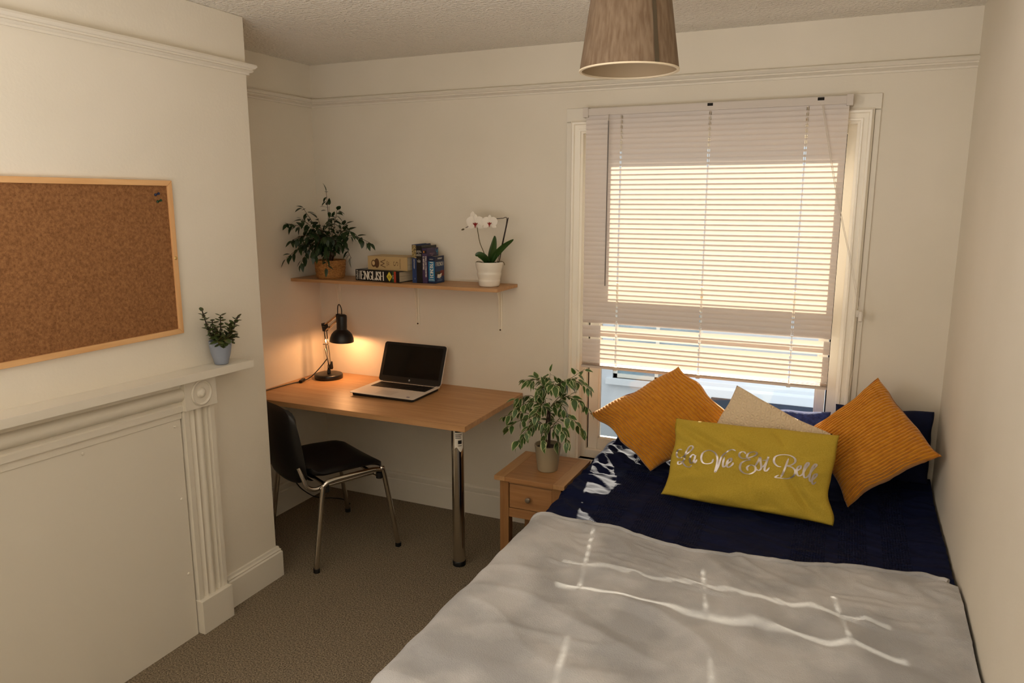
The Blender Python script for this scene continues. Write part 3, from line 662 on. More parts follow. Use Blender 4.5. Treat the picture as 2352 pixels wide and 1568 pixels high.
b = B(MS2); b.add([(.040+.0095*cos(2*pi*k/16), .036+.012*sin(2*pi*k/16), .0006) for k in range(16)], [tuple(range(16))]); b.build('portrait_face', cm('#c6a678', .6), t, smooth=0)
# upright books: local x = thickness, y = depth, z = height
def upright(x0, th_, y0, dep, h_, cover, label, rot=0, pages_top=True):
    M_ = basis((cos(rot), sin(rot), 0), (-sin(rot), cos(rot), 0), (0, 0, 1), (x0, y0, SZ))
    t_ = book(M_, 0, 0, 0, None, label=label)
    cv = .0022
    B(M_).box(0, cv, 0, dep, 0, h_).build('front_cover', cover, t_, bevel=.0006); B(M_).box(th_-cv, th_, 0, dep, 0, h_).build('back_cover', cover, t_, bevel=.0006)
    B(M_).box(0, th_, -.0005, .0020, 0, h_).build('spine', cover, t_, bevel=.0006)
    B(M_).box(cv, th_-cv, .002, dep-.003, .002, h_-.003).build('page_block', page_m, t_)
    return t_, M_ @ basis((1, 0, 0), (0, 0, 1), (0, -1, 0), (0, -.0012, 0)), M_ @ basis((0, 1, 0), (0, 0, 1), (1, 0, 0), (th_+.0006, 0, 0))
gold = cm('#8a7444')
navyc = cm('#1b3360'); t, MSp, _ = upright(.7515, .0275, -.172, .150, .203, navyc, 'narrow blue book with a gold patterned band, leftmost of the upright books')
B(MSp).box(.0005, .027, .132, .201, 0, .0005).build('patterned_band', mat('gold_pattern', '#4d3f26', .6, col2='#b09a66', nscale=160, ramp=(.45, .55)), t)
text('spine_lettering', 'DICTIONARY', .0085, MSp @ Matrix.Translation((.013, .100, .0006)) @ Rm, wht, t); text('spine_lettering', '1', .012, MSp @ Matrix.Translation((.017, .022, .0006)), wht, t)
t, MSp, _ = upright(.7805, .0335, -.176, .155, .196, blk, 'black hardback with small white titles between the blue and purple books')
text('spine_lettering', 'WORLD\nLITERATURE\n&\nSELECTED\nREADINGS', .0062, MSp @ Matrix.Translation((.0165, .158, .0006)), wht, t); text('spine_lettering', 'A\nREADER\nGUIDE', .0060, MSp @ Matrix.Translation((.0165, .118, .0006)), wht, t)
purp = cm('#3b2c4e'); t, MSp, MCv = upright(.8155, .0305, -.174, .118, .184, purp, 'purple paperback of English synonyms beside the small French dictionary')
serif_text('spine_title', 'ENGLISH SYNONYMS', 0, 0, .0085, .95, MSp @ Matrix.Translation((.018, .142, .0003)) @ Rm, wht, t, .22, .3)
serif_text('spine_title', '& ANTONYMS', 0, 0, .0085, .95, MSp @ Matrix.Translation((.004, .142, .0003)) @ Rm, wht, t, .22, .3)
B(MSp).box(.003, .027, .158, .174, 0, .0004).build('emblem_panel', blk, t)
b = B(MSp); b.add([(.0115+.0035*cos(2*pi*k/12), .166+.006*sin(2*pi*k/12), .0006) for k in range(12)], [tuple(range(12))]); b.build('orange_emblem', cm('#c9803a'), t, smooth=0)
tl = cm('#33718c'); tq = cr([(.088, .178, 0), (.098, .160, 0), (.110, .176, 0), (.104, .150, 0), (.090, .12, 0), (.105, .10, 0)], 6); B(MCv).tube(tq, .002, 4).build('teal_flourish', tl, t)
text('cover_lettering', 'Dictionary of\nEnglish', .009, MCv @ Matrix.Translation((.05, .152, 0)), cm('#b08a97'), t)
b4 = cm('#14335f'); t, MSp, MCv = upright(.8475, .0405, -.168, .098, .143, cm('#101a3a'), 'small thick blue French dictionary, rightmost and shortest of the upright books')
B(MSp).box(.0015, .039, .012, .117, 0, .0004).build('spine_panel', cm('#1c6c96'), t)
serif_text('spine_title', 'FRENCH', 0, 0, .019, .82, MSp @ Matrix.Translation((.0115, .112, .0006)) @ Rm, wht, t, .19, .25)
text('publisher_lettering', 'HARRAP', .0062, MSp @ Matrix.Translation((.020, .128, .0006)), wht, t)
text('spine_lettering', 'DICTIONARY\nFRENCH-ENGLISH', .0045, MSp @ Matrix.Translation((.020, .020, .0008)), wht, t)
B(MCv).box(.001, .097, .002, .117, 0, .0004).build('cover_panel', b4, t)
text('publisher_lettering', 'HARRAP', .0125, MCv @ Matrix.Translation((.052, .130, 0)), wht, t)
serif_text('cover_title', 'FRENCH', .010, .092, .019, .80, MCv @ Matrix.Translation((0, 0, .0008)), wht, t, .14, .22)
B(MCv).box(.006, .055, .038, .062, .0004, .0008).build('cover_picture', blk, t); B(MCv).box(.055, .094, .036, .066, .0004, .0008).build('cover_picture', cm('#6e2018'), t)
B(MCv).add([(.020, .030, .001), (.045, .026, .001), (.062, .032, .001), (.070, .052, .001), (.045, .046, .001), (.024, .048, .001)], [(0, 1, 2, 3, 4, 5)]).build('open_book_print', wht, t, smooth=0)
text('cover_lettering', 'POCKET\nDICTIONARY', .0085, MCv @ Matrix.Translation((.048, .018, .0008)), cm('#7f97b5'), t)

# ------------------------------------------------------------------ plants
def leaf_mesh(name, L_, W_, mats, margin=.0, droop=.25, fold=.25, nseg=5, tip=1.0):
    """leaf along +x from the stalk; folded along the midrib, drooping tip"""
    vs = []; fs = []; ms = []
    def wd(t): return W_*(sin(pi*min(1, t**.8*1.02))**.75 if 0 < t < 1 else 0)*(1-.25*t)*tip
    rows = []
    for i in range(nseg+1):
        t = i/nseg; w_ = wd(t)*.5; zc = -droop*L_*t*t; x = L_*t
        if i in (0, nseg): rows.append([len(vs)]); vs.append((x, 0, zc))
        else:
            row = []
            for q in ((-1, -(1-margin), 0, (1-margin), 1) if margin else (-1, 0, 1)):
                row.append(len(vs)); vs.append((x+(.0 if q else 0), q*w_, zc+fold*abs(q)*w_))
            rows.append(row)
    for a_, b_ in zip(rows[:-1], rows[1:]):
        if len(a_) == 1:
            for k in range(len(b_)-1): fs.append((a_[0], b_[k], b_[k+1])); ms.append(1 if margin and k in (0, len(b_)-2) else 0)
        elif len(b_) == 1:
            for k in range(len(a_)-1): fs.append((a_[k], b_[0], a_[k+1])); ms.append(1 if margin and k in (0, len(a_)-2) else 0)
        else:
            for k in range(len(a_)-1): fs.append((a_[k], b_[k], b_[k+1], a_[k+1])); ms.append(1 if margin and k in (0, len(a_)-2) else 0)
    me = bpy.data.meshes.new(name); me.from_pydata(vs, [], fs)
    for m in mats: me.materials.append(m)
    for p, i in zip(me.polygons, ms): p.material_index = i
    me.shade_smooth(); return me
def place_leaf(me, p, d, parent, scale=1, roll=0):
    d = Vector(d).normalized(); side = Vector((0, 0, 1)).cross(d)
    if side.length < 1e-3: side = Vector((0, 1, 0))
    side.normalize(); up = d.cross(side)
    M_ = basis(d, side, up, p) @ Matrix.Rotation(roll, 4, 'X') @ Matrix.Scale(scale, 4)
    return link('leaf', me, M_, parent)
def bush(pt, base, dirs, lm, nleaf, parent, stem_mat, leafL, ok, rstem=.0016, droopy=.5, seed=1, mult=1):
    rnd = random.Random(seed); cnt = 0
    for (end, bend, nl) in dirs:
        end = Vector(end); mid = (base+end)*.5+Vector(bend)
        P_ = cr([base+Vector((rnd.uniform(-.012, .012), rnd.uniform(-.012, .012), 0)), mid, end], 8)
        B().tube(P_, [rstem*(1.5-.9*i/len(P_)) for i in range(len(P_))], 5).build('stem', stem_mat, parent)
        nl = int(nl*mult)
        for k in range(nl):
            t = .28+.72*(k+rnd.uniform(-.3, .3))/max(1, nl-1); t = min(1, max(.15, t)); i = min(len(P_)-1, int(t*(len(P_)-1)))
            p = P_[i]; ax = (P_[min(i+1, len(P_)-1)]-P_[max(i-1, 0)]).normalized()
            sd = ax.cross(Vector((0, 0, 1)));
            if sd.length < .1: sd = Vector((1, 0, 0))
            an = rnd.uniform(0, 2*pi) if t < .95 else 0
            rad = Matrix.Rotation(an, 3, ax) @ sd.normalized()
            d = (rad*(1 if k % 2 else -1)*rnd.uniform(.5, 1)+ax*rnd.uniform(.3, .8)+Vector((0, 0, -droopy*rnd.uniform(.5, 1.6))))
            if k == nl-1: d = ax+Vector((0, 0, -droopy))
            s_ = rnd.uniform(.7, 1.12); q = p+Vector(d).normalized()*.006
            tip_ = q+Vector(d).normalized()*leafL*s_
            if not (ok(q) and ok(tip_)):
                d.x = -d.x if not ok(Vector((tip_.x, q.y, q.z))) else d.x; d.y = -abs(d.y); tip_ = q+d.normalized()*leafL*s_
                if not (ok(q) and ok(tip_)): continue
            place_leaf(rnd.choice(lm), q, d, parent, s_, rnd.uniform(-.5, .5)); cnt += 1
    return cnt
# --- dark weeping fig in a woven basket, shelf
pb = Vector((.196, -.148, SZ))
t = thing('potted_plant', pb, 'dark leafy weeping fig in a woven basket on the left end of the shelf', 'plant')
b = B()
for k in range(15):
    z = .004+k*.0068; r_ = .074+.010*(k/14)**.7-.004*(k < 1)
    b.tube([(pb.x+(r_+.0012*sin(9*q*2*pi/44+k*2))*cos(q*2*pi/44), pb.y+(r_+.0012*sin(9*q*2*pi/44+k*2))*sin(q*2*pi/44), SZ+z) for q in range(44)], .0043, 6, closed=True)
b.lathe([(.071, .002), (.077, .05), (.081, .100), (.074, .100), (.072, .085), (0, .085)], pb, 32)
b.build('basket', basket_m, t)
B().lathe([(.072, .086), (.03, .092), (0, .09)], pb, 24).build('soil', soil_m, t)
lmd = [leaf_mesh('fig_leaf', .050, .0245*w_, [leafd_m], droop=dr_, fold=f_) for w_, dr_, f_ in ((1, .3, .12), (.85, .15, .25), (1.1, .45, .05))]
okd = lambda p: p.x > .012 and p.y < -.012 and p.z > SZ+.012 and not (p.x > .38 and p.z < SZ+.16)
dirs = [((.192, -.15, SZ+.490), (.004, 0, 0), 7), ((.215, -.16, SZ+.40), (.0, 0, 0), 8), ((.06, -.20, SZ+.40), (0, 0, .03), 9), ((.30, -.20, SZ+.385), (0, 0, .03), 9), ((.02, -.30, SZ+.31), (.02, 0, .06), 10), ((.12, -.28, SZ+.33), (0, 0, .05), 10),
        ((.40, -.22, SZ+.27), (0, 0, .07), 11), ((.47, -.15, SZ+.205), (-.01, 0, .09), 13), ((.36, -.30, SZ+.20), (0, 0, .08), 11), ((.09, -.33, SZ+.22), (0, 0, .08), 11), ((.05, -.34, SZ+.12), (.01, .02, .10), 11), ((.13, -.32, SZ+.09), (0, 0, .11), 11),
        ((.24, -.34, SZ+.14), (0, 0, .10), 12), ((.31, -.33, SZ+.08), (0, 0, .12), 12), ((.38, -.20, SZ+.12), (0, 0, .12), 11), ((.10, -.10, SZ+.28), (0, 0, .04), 9), ((.26, -.08, SZ+.30), (0, 0, .04), 9), ((.18, -.27, SZ+.26), (0, 0, .05), 12),
        ((.27, -.27, SZ+.24), (0, 0, .06), 12), ((.06, -.22, SZ+.19), (0, 0, .08), 12), ((.20, -.30, SZ+.16), (0, 0, .08), 12), ((.20, -.22, SZ+.20), (0, 0, .04), 12), ((.15, -.18, SZ+.33), (0, 0, .02), 10), ((.25, -.18, SZ+.34), (0, 0, .02), 10)]
pr = pb+Vector((0, 0, .09)); bush(t, pr, dirs, lmd, 0, t, stem_m, .05, okd, seed=4, mult=2.0)
# --- variegated fig, nightstand
pb = Vector((1.637, -.432, NZ)); t = thing('potted_plant', pb, 'variegated fig with cream-edged leaves in a ribbed grey pot on the bedside table', 'plant')
pr_ = []
for k in range(53):
    z = .002+k*.118/52; r_ = .0465+.0155*(z/.12); r_ += .0011*sin(k*pi/2)**2; pr_.append((r_, z))
pr_ = [(.0445, 0)]+pr_+[(.0635, .120), (.0635, .127), (.0600, .127), (.0585, .105), (0, .105)]
B().lathe(pr_, pb, 48).build('pot', greypot_m, t, smooth=60); B().lathe([(.058, .108), (.02, .113), (0, .112)], pb, 24).build('soil', soil_m, t)
tp = [cr([pb+Vector((dx, dy, .10)), pb+Vector((dx*1.2, dy, .20)), pb+Vector((dx*.2+.004, 0, .33))], 6) for dx, dy in ((-.008, 0), (.010, -.006), (.0, .01))]
for P_ in tp: B().tube(P_, [.0048-.0018*i/len(P_) for i in range(len(P_))], 8).build('trunk', stemd_m, t)
lmv = [leaf_mesh('variegated_leaf', .049, .034*w_, [leafg_m, leafc_m], .24, droop=dr_, fold=f_, nseg=5) for w_, dr_, f_ in ((1, .3, .10), (.85, .2, .22), (1.1, .45, .05))]
okv = lambda p: p.z > NZ+.10 and p.y < -.035 and p.x < 1.90 and not (p.x < 1.345 and abs(p.z-.73) < .05) and p.x > 1.36
c0 = pb+Vector((0, 0, .20)); c1 = pb+Vector((0, 0, .30)); c2 = pb+Vector((.004, 0, .38))
dv0 = [((1.42, -.46, .745), (0, 0, .05), 14), ((1.45, -.50, .70), (0, 0, .05), 12), ((1.80, -.40, .71), (0, 0, .07), 13), ((1.77, -.52, .68), (0, 0, .06), 12), ((1.58, -.60, .70), (0, 0, .06), 12), ((1.68, -.60, .70), (0, 0, .06), 12), ((1.60, -.30, .72), (0, 0, .05), 9), ((1.53, -.55, .66), (0, 0, .05), 9), ((1.72, -.50, .64), (0, 0, .05), 8)]
dv1 = [((1.47, -.44, .83), (0, 0, .04), 12), ((1.50, -.52, .80), (0, 0, .04), 12), ((1.83, -.42, .82), (0, 0, .06), 13), ((1.78, -.52, .79), (0, 0, .05), 12), ((1.64, -.60, .81), (0, 0, .04), 13), ((1.56, -.36, .84), (0, 0, .04), 9), ((1.73, -.33, .83), (0, 0, .04), 10)]
dv2 = [((1.52, -.44, .93), (0, 0, .03), 12), ((1.57, -.50, .945), (0, 0, .03), 12), ((1.70, -.52, .94), (0, 0, .03), 13), ((1.78, -.44, .96), (0, 0, .02), 13), ((1.81, -.42, 1.005), (0, 0, .0), 10), ((1.83, -.42, .92), (0, 0, .05), 12), ((1.64, -.42, .97), (0, 0, .0), 9), ((1.63, -.55, .90), (0, 0, .03), 12), ((1.73, -.36, .91), (0, 0, .03), 9)]
for c_, dd, sd in ((c0, dv0, 1), (c1, dv1, 2), (c2, dv2, 3)): bush(t, c_, dd, lmv, 0, t, stemg_m, .043, okv, .0013, .55, seed=sd, mult=1.25)
def thin_leaves(plant, keep=300):
    lv = sorted([c for c in plant.children if c.name.split('.')[0] == 'leaf'], key=lambda o: (WM[o].translation-CAMP).length)
    rest = lv[keep:]
    if not rest: return
    b_ = B(); mats_ = list(rest[0].data.materials)
    for o in rest:
        vs = [WM[o] @ v.co for v in o.data.vertices]; n = len(b_.v); b_.v += vs
        for p in o.data.polygons: b_.f.append([i+n for i in p.vertices]); b_.m.append(p.material_index)
        bpy.data.objects.remove(o)
    fo = b_.build('leaf_mass', mats_, plant, smooth=60, recalc=False); fo['kind'] = 'stuff'
for o in [c for c in list(COL.objects) if c.name.startswith('potted_plant')]: thin_leaves(o)
# --- jade plant on mantel
mz = 1.0985+.022*.2; pb = Vector((.553, -1.345, mz)); t = thing('potted_plant', pb, 'small jade succulent in a blue-grey pot on the mantel shelf', 'plant')
B().lathe([(.024, 0), (.027, .002), (.030, .015), (.038, .042), (.0435, .072), (.0445, .096), (.0425, .0975), (.041, .090), (.036, .078), (0, .078)], pb, 40).build('pot', bluepot_m, t, smooth=60)
B().lathe([(.038, .080), (.02, .086), (0, .085)], pb, 24).build('soil', soil_m, t)
def jade():
    b_ = B(); b_.grid(lambda u, v: ((u*.022), (v-.5)*.017*sin(pi*min(1, u*.93+.07))**.6*1.0, .0022*sqrt(max(0, 1-(2*v-1)**2))*sin(pi*min(1, u*.93+.07))), 6, 5)
    b_.grid(lambda u, v: ((u*.022), (v-.5)*.017*sin(pi*min(1, u*.93+.07))**.6*1.0, -.0022*sqrt(max(0, 1-(2*v-1)**2))*sin(pi*min(1, u*.93+.07))), 6, 5)
    me = bpy.data.meshes.new('jade_leaf'); me.from_pydata([tuple(v) for v in b_.v], [], b_.f); me.materials.append(succ_m); me.shade_smooth(); return me
jm = jade(); rj = random.Random(5)
def MT(y, z, x=.56): return Vector((x, y, z))
for P_, n_, sc in (([(.553, -1.365, 1.19), (.56, -1.405, 1.25), (.56, -1.432, 1.335)], 10, .9), ([(.553, -1.35, 1.19), (.57, -1.355, 1.24), (.57, -1.350, 1.305)], 9, .9), ([(.553, -1.33, 1.19), (.57, -1.305, 1.225), (.57, -1.255, 1.285)], 10, 1.05),
                   ([(.553, -1.36, 1.19), (.58, -1.385, 1.23), (.58, -1.395, 1.265)], 8, .9), ([(.56, -1.33, 1.19), (.58, -1.32, 1.23), (.575, -1.305, 1.26)], 8, 1.0), ([(.545, -1.36, 1.19), (.55, -1.375, 1.24), (.545, -1.370, 1.285)], 8, .9), ([(.56, -1.34, 1.185), (.59, -1.35, 1.205), (.60, -1.36, 1.215)], 8, 1.2), ([(.56, -1.34, 1.185), (.58, -1.37, 1.20), (.585, -1.385, 1.21)], 7, 1.3), ([(.56, -1.33, 1.185), (.57, -1.30, 1.20), (.575, -1.285, 1.215)], 6, 1.1)):
    P2 = cr(P_, 8); B().tube(P2, .0022, 6).build('stem', stemd_m, t)
    for k in range(n_):
        i = int((.25+.75*k/(n_-1))*(len(P2)-1)); ax = (P2[min(i+1, len(P2)-1)]-P2[max(0, i-1)]).normalized(); base_a = k*pi/2
        for q in (0, pi):
            rad = Matrix.Rotation(base_a+q+rj.uniform(-.2, .2), 3, ax) @ ax.orthogonal().normalized()
            place_leaf(jm, P2[i], rad+ax*rj.uniform(.1, .5), t, sc*rj.uniform(.95, 1.4), rj.uniform(-.3, .3))
# --- orchid
pb = Vector((1.197, -.150, SZ)); t = thing('potted_orchid', pb, 'white orchid with two open blooms in a white ceramic pot at the shelf end', 'plant')
pr_ = [(.046, 0), (.052, .004), (.056, .020), (.0575, .030), (.0565, .038), (.0615, .055), (.0635, .066), (.062, .076), (.067, .094), (.0695, .108), (.0715, .122), (.0695, .124), (.067, .112), (.062, .100), (0, .100)]
B().lathe(cr([Vector((r_, z, 0)) for r_, z in pr_[:13]], 3) and [(v.x, v.y) for v in cr([Vector((r_, z, 0)) for r_, z in pr_], 3)], pb, 48).build('pot', glaze_m, t, smooth=60)
b = B()
for k in range(40):
    a_ = k*2.4; r_ = .055*sqrt((k+.5)/40); b.box(pb.x+r_*cos(a_)-.008, pb.x+r_*cos(a_)+.008, pb.y+r_*sin(a_)-.006, pb.y+r_*sin(a_)+.006, SZ+.098, SZ+.108+.006*(k % 3))
b.build('bark_chips', soil_m, t, bevel=.002)
def strap(P_, wmax, m, nm='leaf', fold=.25, wx=None):
    P_ = cr(P_, 6); n = len(P_)-1; b_ = B()
    side0 = Vector(wx) if wx else Vector((1, -.45, 0)).normalized()
    for sgn in (0, 1):
        def fn(u, v):
            i = min(n, int(round(v*n))); t_ = i/n; w_ = wmax*(sin(pi*(t_*.86+.12))**.7); ax = (P_[min(i+1, n)]-P_[max(0, i-1)]).normalized(); s_ = (side0-ax*side0.dot(ax)).normalized(); nn = ax.cross(s_)
            q = 2*u-1; return P_[i]+s_*q*w_*.5+nn*(fold*abs(q)*w_*.5-(.0018*sqrt(max(0, 1-q*q)))*(1 if sgn else -1))
        b_.grid(fn, 6, n)
    return b_.build(nm, m, t, smooth=60)
bz = SZ+.108
strap([(1.197, -.15, bz), (1.212, -.165, bz+.05), (1.228, -.172, bz+.10), (1.238, -.17, bz+.150)], .056, orchl_m)
strap([(1.20, -.15, bz), (1.24, -.165, bz+.055), (1.29, -.175, bz+.10), (1.345, -.18, bz+.135)], .034, orchl_m, wx=(0, -.6, .8))
strap([(1.195, -.15, bz), (1.188, -.18, bz+.035), (1.168, -.205, bz+.055), (1.150, -.215, bz+.052)], .036, orchl_m, wx=(.5, 0, .8))
strap([(1.197, -.15, bz), (1.205, -.185, bz+.03), (1.200, -.205, bz+.055)], .026, orchl_m)
B().tube(cr([(1.192, -.15, bz-.01), (1.176, -.165, bz+.06), (1.156, -.170, bz+.110), (1.145, -.172, bz+.165), (1.137, -.170, bz+.205)], 6), .0022, 8).build('flower_stem', stemg_m, t)
B().tube([(1.247, -.152, bz-.01), (1.303, -.150, SZ+.348)], [.0028, .0032], 8).build('support_stake', stemd_m, t)
B().tube(cr([(1.240, -.155, bz), (1.262, -.158, bz+.07), (1.298, -.155, SZ+.335), (1.275, -.156, SZ+.345), (1.245, -.158, SZ+.343), (1.205, -.17, SZ+.348), (1.15, -.175, SZ+.325), (1.075, -.172, SZ+.296)], 6), .0018, 8).build('flower_stem', stemd_m, t)
for P_ in ([(1.23, -.15, bz-.01), (1.255, -.16, bz+.022), (1.285, -.165, bz+.018), (1.29, -.165, bz+.004)], [(1.19, -.15, bz-.005), (1.155, -.18, bz+.02), (1.135, -.185, bz+.012)]): B().tube(cr(P_, 5), .002, 6).build('aerial_root', stemg_m, t)
def petal_mesh(L_, W_, pw=.8):
    vs = []; nu, nv = 6, 7
    for j in range(nv+1):
        v = j/nv; w_ = W_*sin(pi*(v*.94+.03))**pw
        for i in range(nu+1):
            q = 2*i/nu-1; vs.append((q*w_*.5, v*L_, .12*L_*(v*v)*0+.05*L_*sin(pi*v)-.06*L_*q*q))
    fs = [(j*(nu+1)+i, j*(nu+1)+i+1, (j+1)*(nu+1)+i+1, (j+1)*(nu+1)+i) for j in range(nv) for i in range(nu)]
    me = bpy.data.meshes.new('petal'); me.from_pydata(vs, [], fs); me.materials.append(ptl_m); me.shade_smooth(); return me
pw_m = petal_mesh(.044, .052, .6); ps_m = petal_mesh(.042, .026)
def flower(c, yaw, tilt, sc=1):
    c = Vector(c); Mf = Matrix.Translation(c) @ Matrix.Rotation(yaw, 4, 'Z') @ Matrix.Rotation(pi/2+tilt, 4, 'X') @ Matrix.Scale(sc, 4)
    b_ = B(Mf); b_.lathe([(0, .004), (.004, .006), (.005, .012), (.003, .016), (0, .017)], (0, 0, 0), 10)
    fl = b_.build('bloom', lip_m, t)
    for a_, me, z_ in ((0, ps_m, -.001), (2.2, ps_m, -.001), (-2.2, ps_m, -.001), (1.18, pw_m, .001), (-1.18, pw_m, .0015)):
        o = link('petal', me, Mf @ Matrix.Rotation(a_, 4, 'Z') @ Matrix.Translation((0, .003, z_)), fl)
    b_ = B(Mf)
    for sx in (-1, 1): b_.grid(lambda u, v: (sx*(.002+.010*u), -.004-.006*v+.008*u, .006+.010*sin(pi*u)*.6), 4, 3)
    b_.grid(lambda u, v: ((u-.5)*.012*(1-v*.9), -.004-.020*v, .010+.006*sin(pi*v)), 4, 6)
    b_.build('lip', lip_m, fl)
flower((1.137, -.185, SZ+.320), .42, .12, 1.0); flower((1.214, -.178, SZ+.322), .30, .05, .88)
fb = link('petal', ps_m, Matrix.Translation((1.112, -.165, SZ+.338)) @ Matrix.Rotation(.4, 4, 'Z') @ Matrix.Rotation(pi/2, 4, 'X') @ Matrix.Scale(.95, 4), t)
B().lathe([(0, 0), (.004, .004), (.005, .010), (.002, .018), (0, .020)], (1.068, -.172, SZ+.290), 10, M=Matrix.Rotation(-1.9, 3, 'Y')).build('bud', stemg_m, t)

# ------------------------------------------------------------------ pendant shade
pc = Vector((2.263, -1.442, 2.120)); t = thing('pendant_lampshade', (pc.x, pc.y, 2.12), 'taupe fabric tapered pendant lampshade hanging from the ceiling', 'lampshade')
hgt = .205; RB, RT = .139, .109
def rr(z): return RB+(RT-RB)*z/hgt
B().shell([(RB, 0), (rr(.19), .19), (RT-.006, hgt), (RT-.012, hgt), (RT-.009, .195), (RB-.0028, 0)], pc, 72).build('fabric_shade', shade_m, t, smooth=50)
B().shell([(RB-.003, .001), (rr(.19)-.003, .19), (rr(.19)-.005, .19), (RB-.005, .001)], pc, 72).build('shade_lining', shadei_m, t, smooth=50)
B().shell([(RB+.0012, -.001), (RB+.0012, .003), (RB-.0062, .003), (RB-.0062, -.001)], pc, 72).build('bottom_rim', rim_m, t, smooth=50)
an = math.atan2(_r.y, _r.x)*1.0-pi/2+.40
b = B(); b.grid(lambda u, v: (pc.x+(rr(v*.195)+.0014)*cos(an-.045+u*.10), pc.y+(rr(v*.195)+.0014)*sin(an-.045+u*.10), pc.z+.003+v*.192), 4, 6); b.build('fabric_seam', seam_m, t)
b = B(); 
for k in range(3): a_ = k*2*pi/3; b.tube([(pc.x, pc.y, pc.z+.165), (pc.x+(RT+.002)*cos(a_), pc.y+(RT+.002)*sin(a_), pc.z+.195)], .0018, 6)
b.build('spider_frame', white_m, t)
B().lathe([(.019, .11), (.021, .13), (.019, .175), (.008, .20)], pc, 20).build('bulb_holder', white_m, t)
B().tube([(pc.x, pc.y, pc.z+.19), (pc.x, pc.y, H-.03)], .0035, 8).build('cord', white_m, t)
B().lathe([(.048, 0), (.045, -.012), (.02, -.030), (0, -.031)], (pc.x, pc.y, H), 28).build('ceiling_rose', white_m, t)

# ------------------------------------------------------------------ bed
BL, BR_, BT, YF = 1.785, 3.262, .500, -2.10
bd = thing('bed', (2.52, -1.07, 0), 'double bed frame and mattress in the corner under the window', 'bed')
B().box(BL+.06, BR_-.02, YF+.02, -.03, .06, .26).build('bed_base', mat('dark_divan', '#2a2a33', .85), bd, bevel=.01)
B().box(BL+.05, BR_-.01, YF+.02, -.03, .262, .455).build('mattress', mat('mattress_ticking', '#c9c2b4', .85), bd, bevel=.03, segs=4)
for x in (BL+.12, BR_-.08):
    for y in (YF+.1, -.12): B().lathe([(.022, 0), (.026, .06)], (x, y, 0), 16).build('foot', blackp_m, bd)
def cloth_pt(s, y, zoff, rfun, wr, edge=BL, drop=.33):
    """s: distance across the bed from the left edge (negative = hanging side)"""
    r_ = .055; h_ = wr(s, y)
    if s >= r_: x = edge+s; z = BT+zoff+h_
    else:
        q = (r_-s); arc = r_*pi/2
        if q < arc: a_ = q/r_; x = edge+r_-(r_+zoff)*sin(a_)+0; z = BT-r_+(r_+zoff)*cos(a_)+h_*(1-a_*.4)
        else: x = edge-zoff-.012*nz(y*6, 3)*min(1, (q-arc)/.1)*1.5-.01*(q-arc)*2; z = BT-r_-(q-arc)
    if x > XW-.008: x = XW-.008
    return x, z
def wr_duvet(s, y):
    x = BL+s
    h = .010*nz(x*2.2, y*2.2, 5)+.006*nz(x*6, y*5, 9)+.0045*(1-min(1, abs(nz(x*3.5, y*9+x*2, 41))*4))+.004*(1-min(1, abs(nz(x*7-y*3, y*6, 47))*4))
    g = 1-min(1, max(0, (s-.0)/.55))          # crumpled left part
    t_ = nz(x*3.2+2*y, y*7-x*3, 2); h += g*.016*(1-abs(t_)*2.2)*min(1, max(0, (y+1.05)*3))
    t_ = nz(x*5+1, y*13+4*x, 7); h += .0055*(1-min(1, abs(t_)*3.5)); t_ = nz(x*4-3*y, y*11+6*x, 17); h += g*.016*(1-min(1, abs(t_)*4))*min(1, max(0, (y+1.0)*4))
    hd_ = max(0, min(1, (y+.42)/.36)); h += .035*hd_*hd_*(1-g*.2)
    e = max(0, min(1, (s-1.30)/.15)); h += .02*e*e
    h += .010*math.exp(-((y+.495)/.05)**2)*max(0, min(1, (x-2.20)/.08))*max(0, min(1, (2.93-x)/.08))  # hidden hump added behind the yellow cushion to block sun passing under it
    return h
def wr_blanket(s, y):
    x = BL+s
    h = .010*nz(x*2.2, y*2.2, 5)+.007*nz(x*5, y*4, 19)+.004*nz(x*11+y*3, y*11, 29)
    t_ = nz(x*1.6-y*1.1+4, y*3.4+x*1.4, 12); h += .012*(1-min(1, abs(t_)*3))
    t_ = nz(x*3+y*2+8, y*5-x*2, 15); h += .005*(1-min(1, abs(t_)*4))
    e = max(0, min(1, (s-1.28)/.15)); h += .012*e
    return h
import bisect
EX = [1.4, 1.80, 2.109, 2.455, 2.755, 3.022, 3.169, 3.30]; EY = [-.95, -.960, -.985, -1.045, -.995, -.945, -.925, -.985]
def edge_y(x):
    i = max(0, min(len(EX)-2, bisect.bisect(EX, x)-1)); t_ = (x-EX[i])/(EX[i+1]-EX[i]); t_ = max(0, min(1, t_)); t_ = t_*t_*(3-2*t_)
    return EY[i]+(EY[i+1]-EY[i])*t_
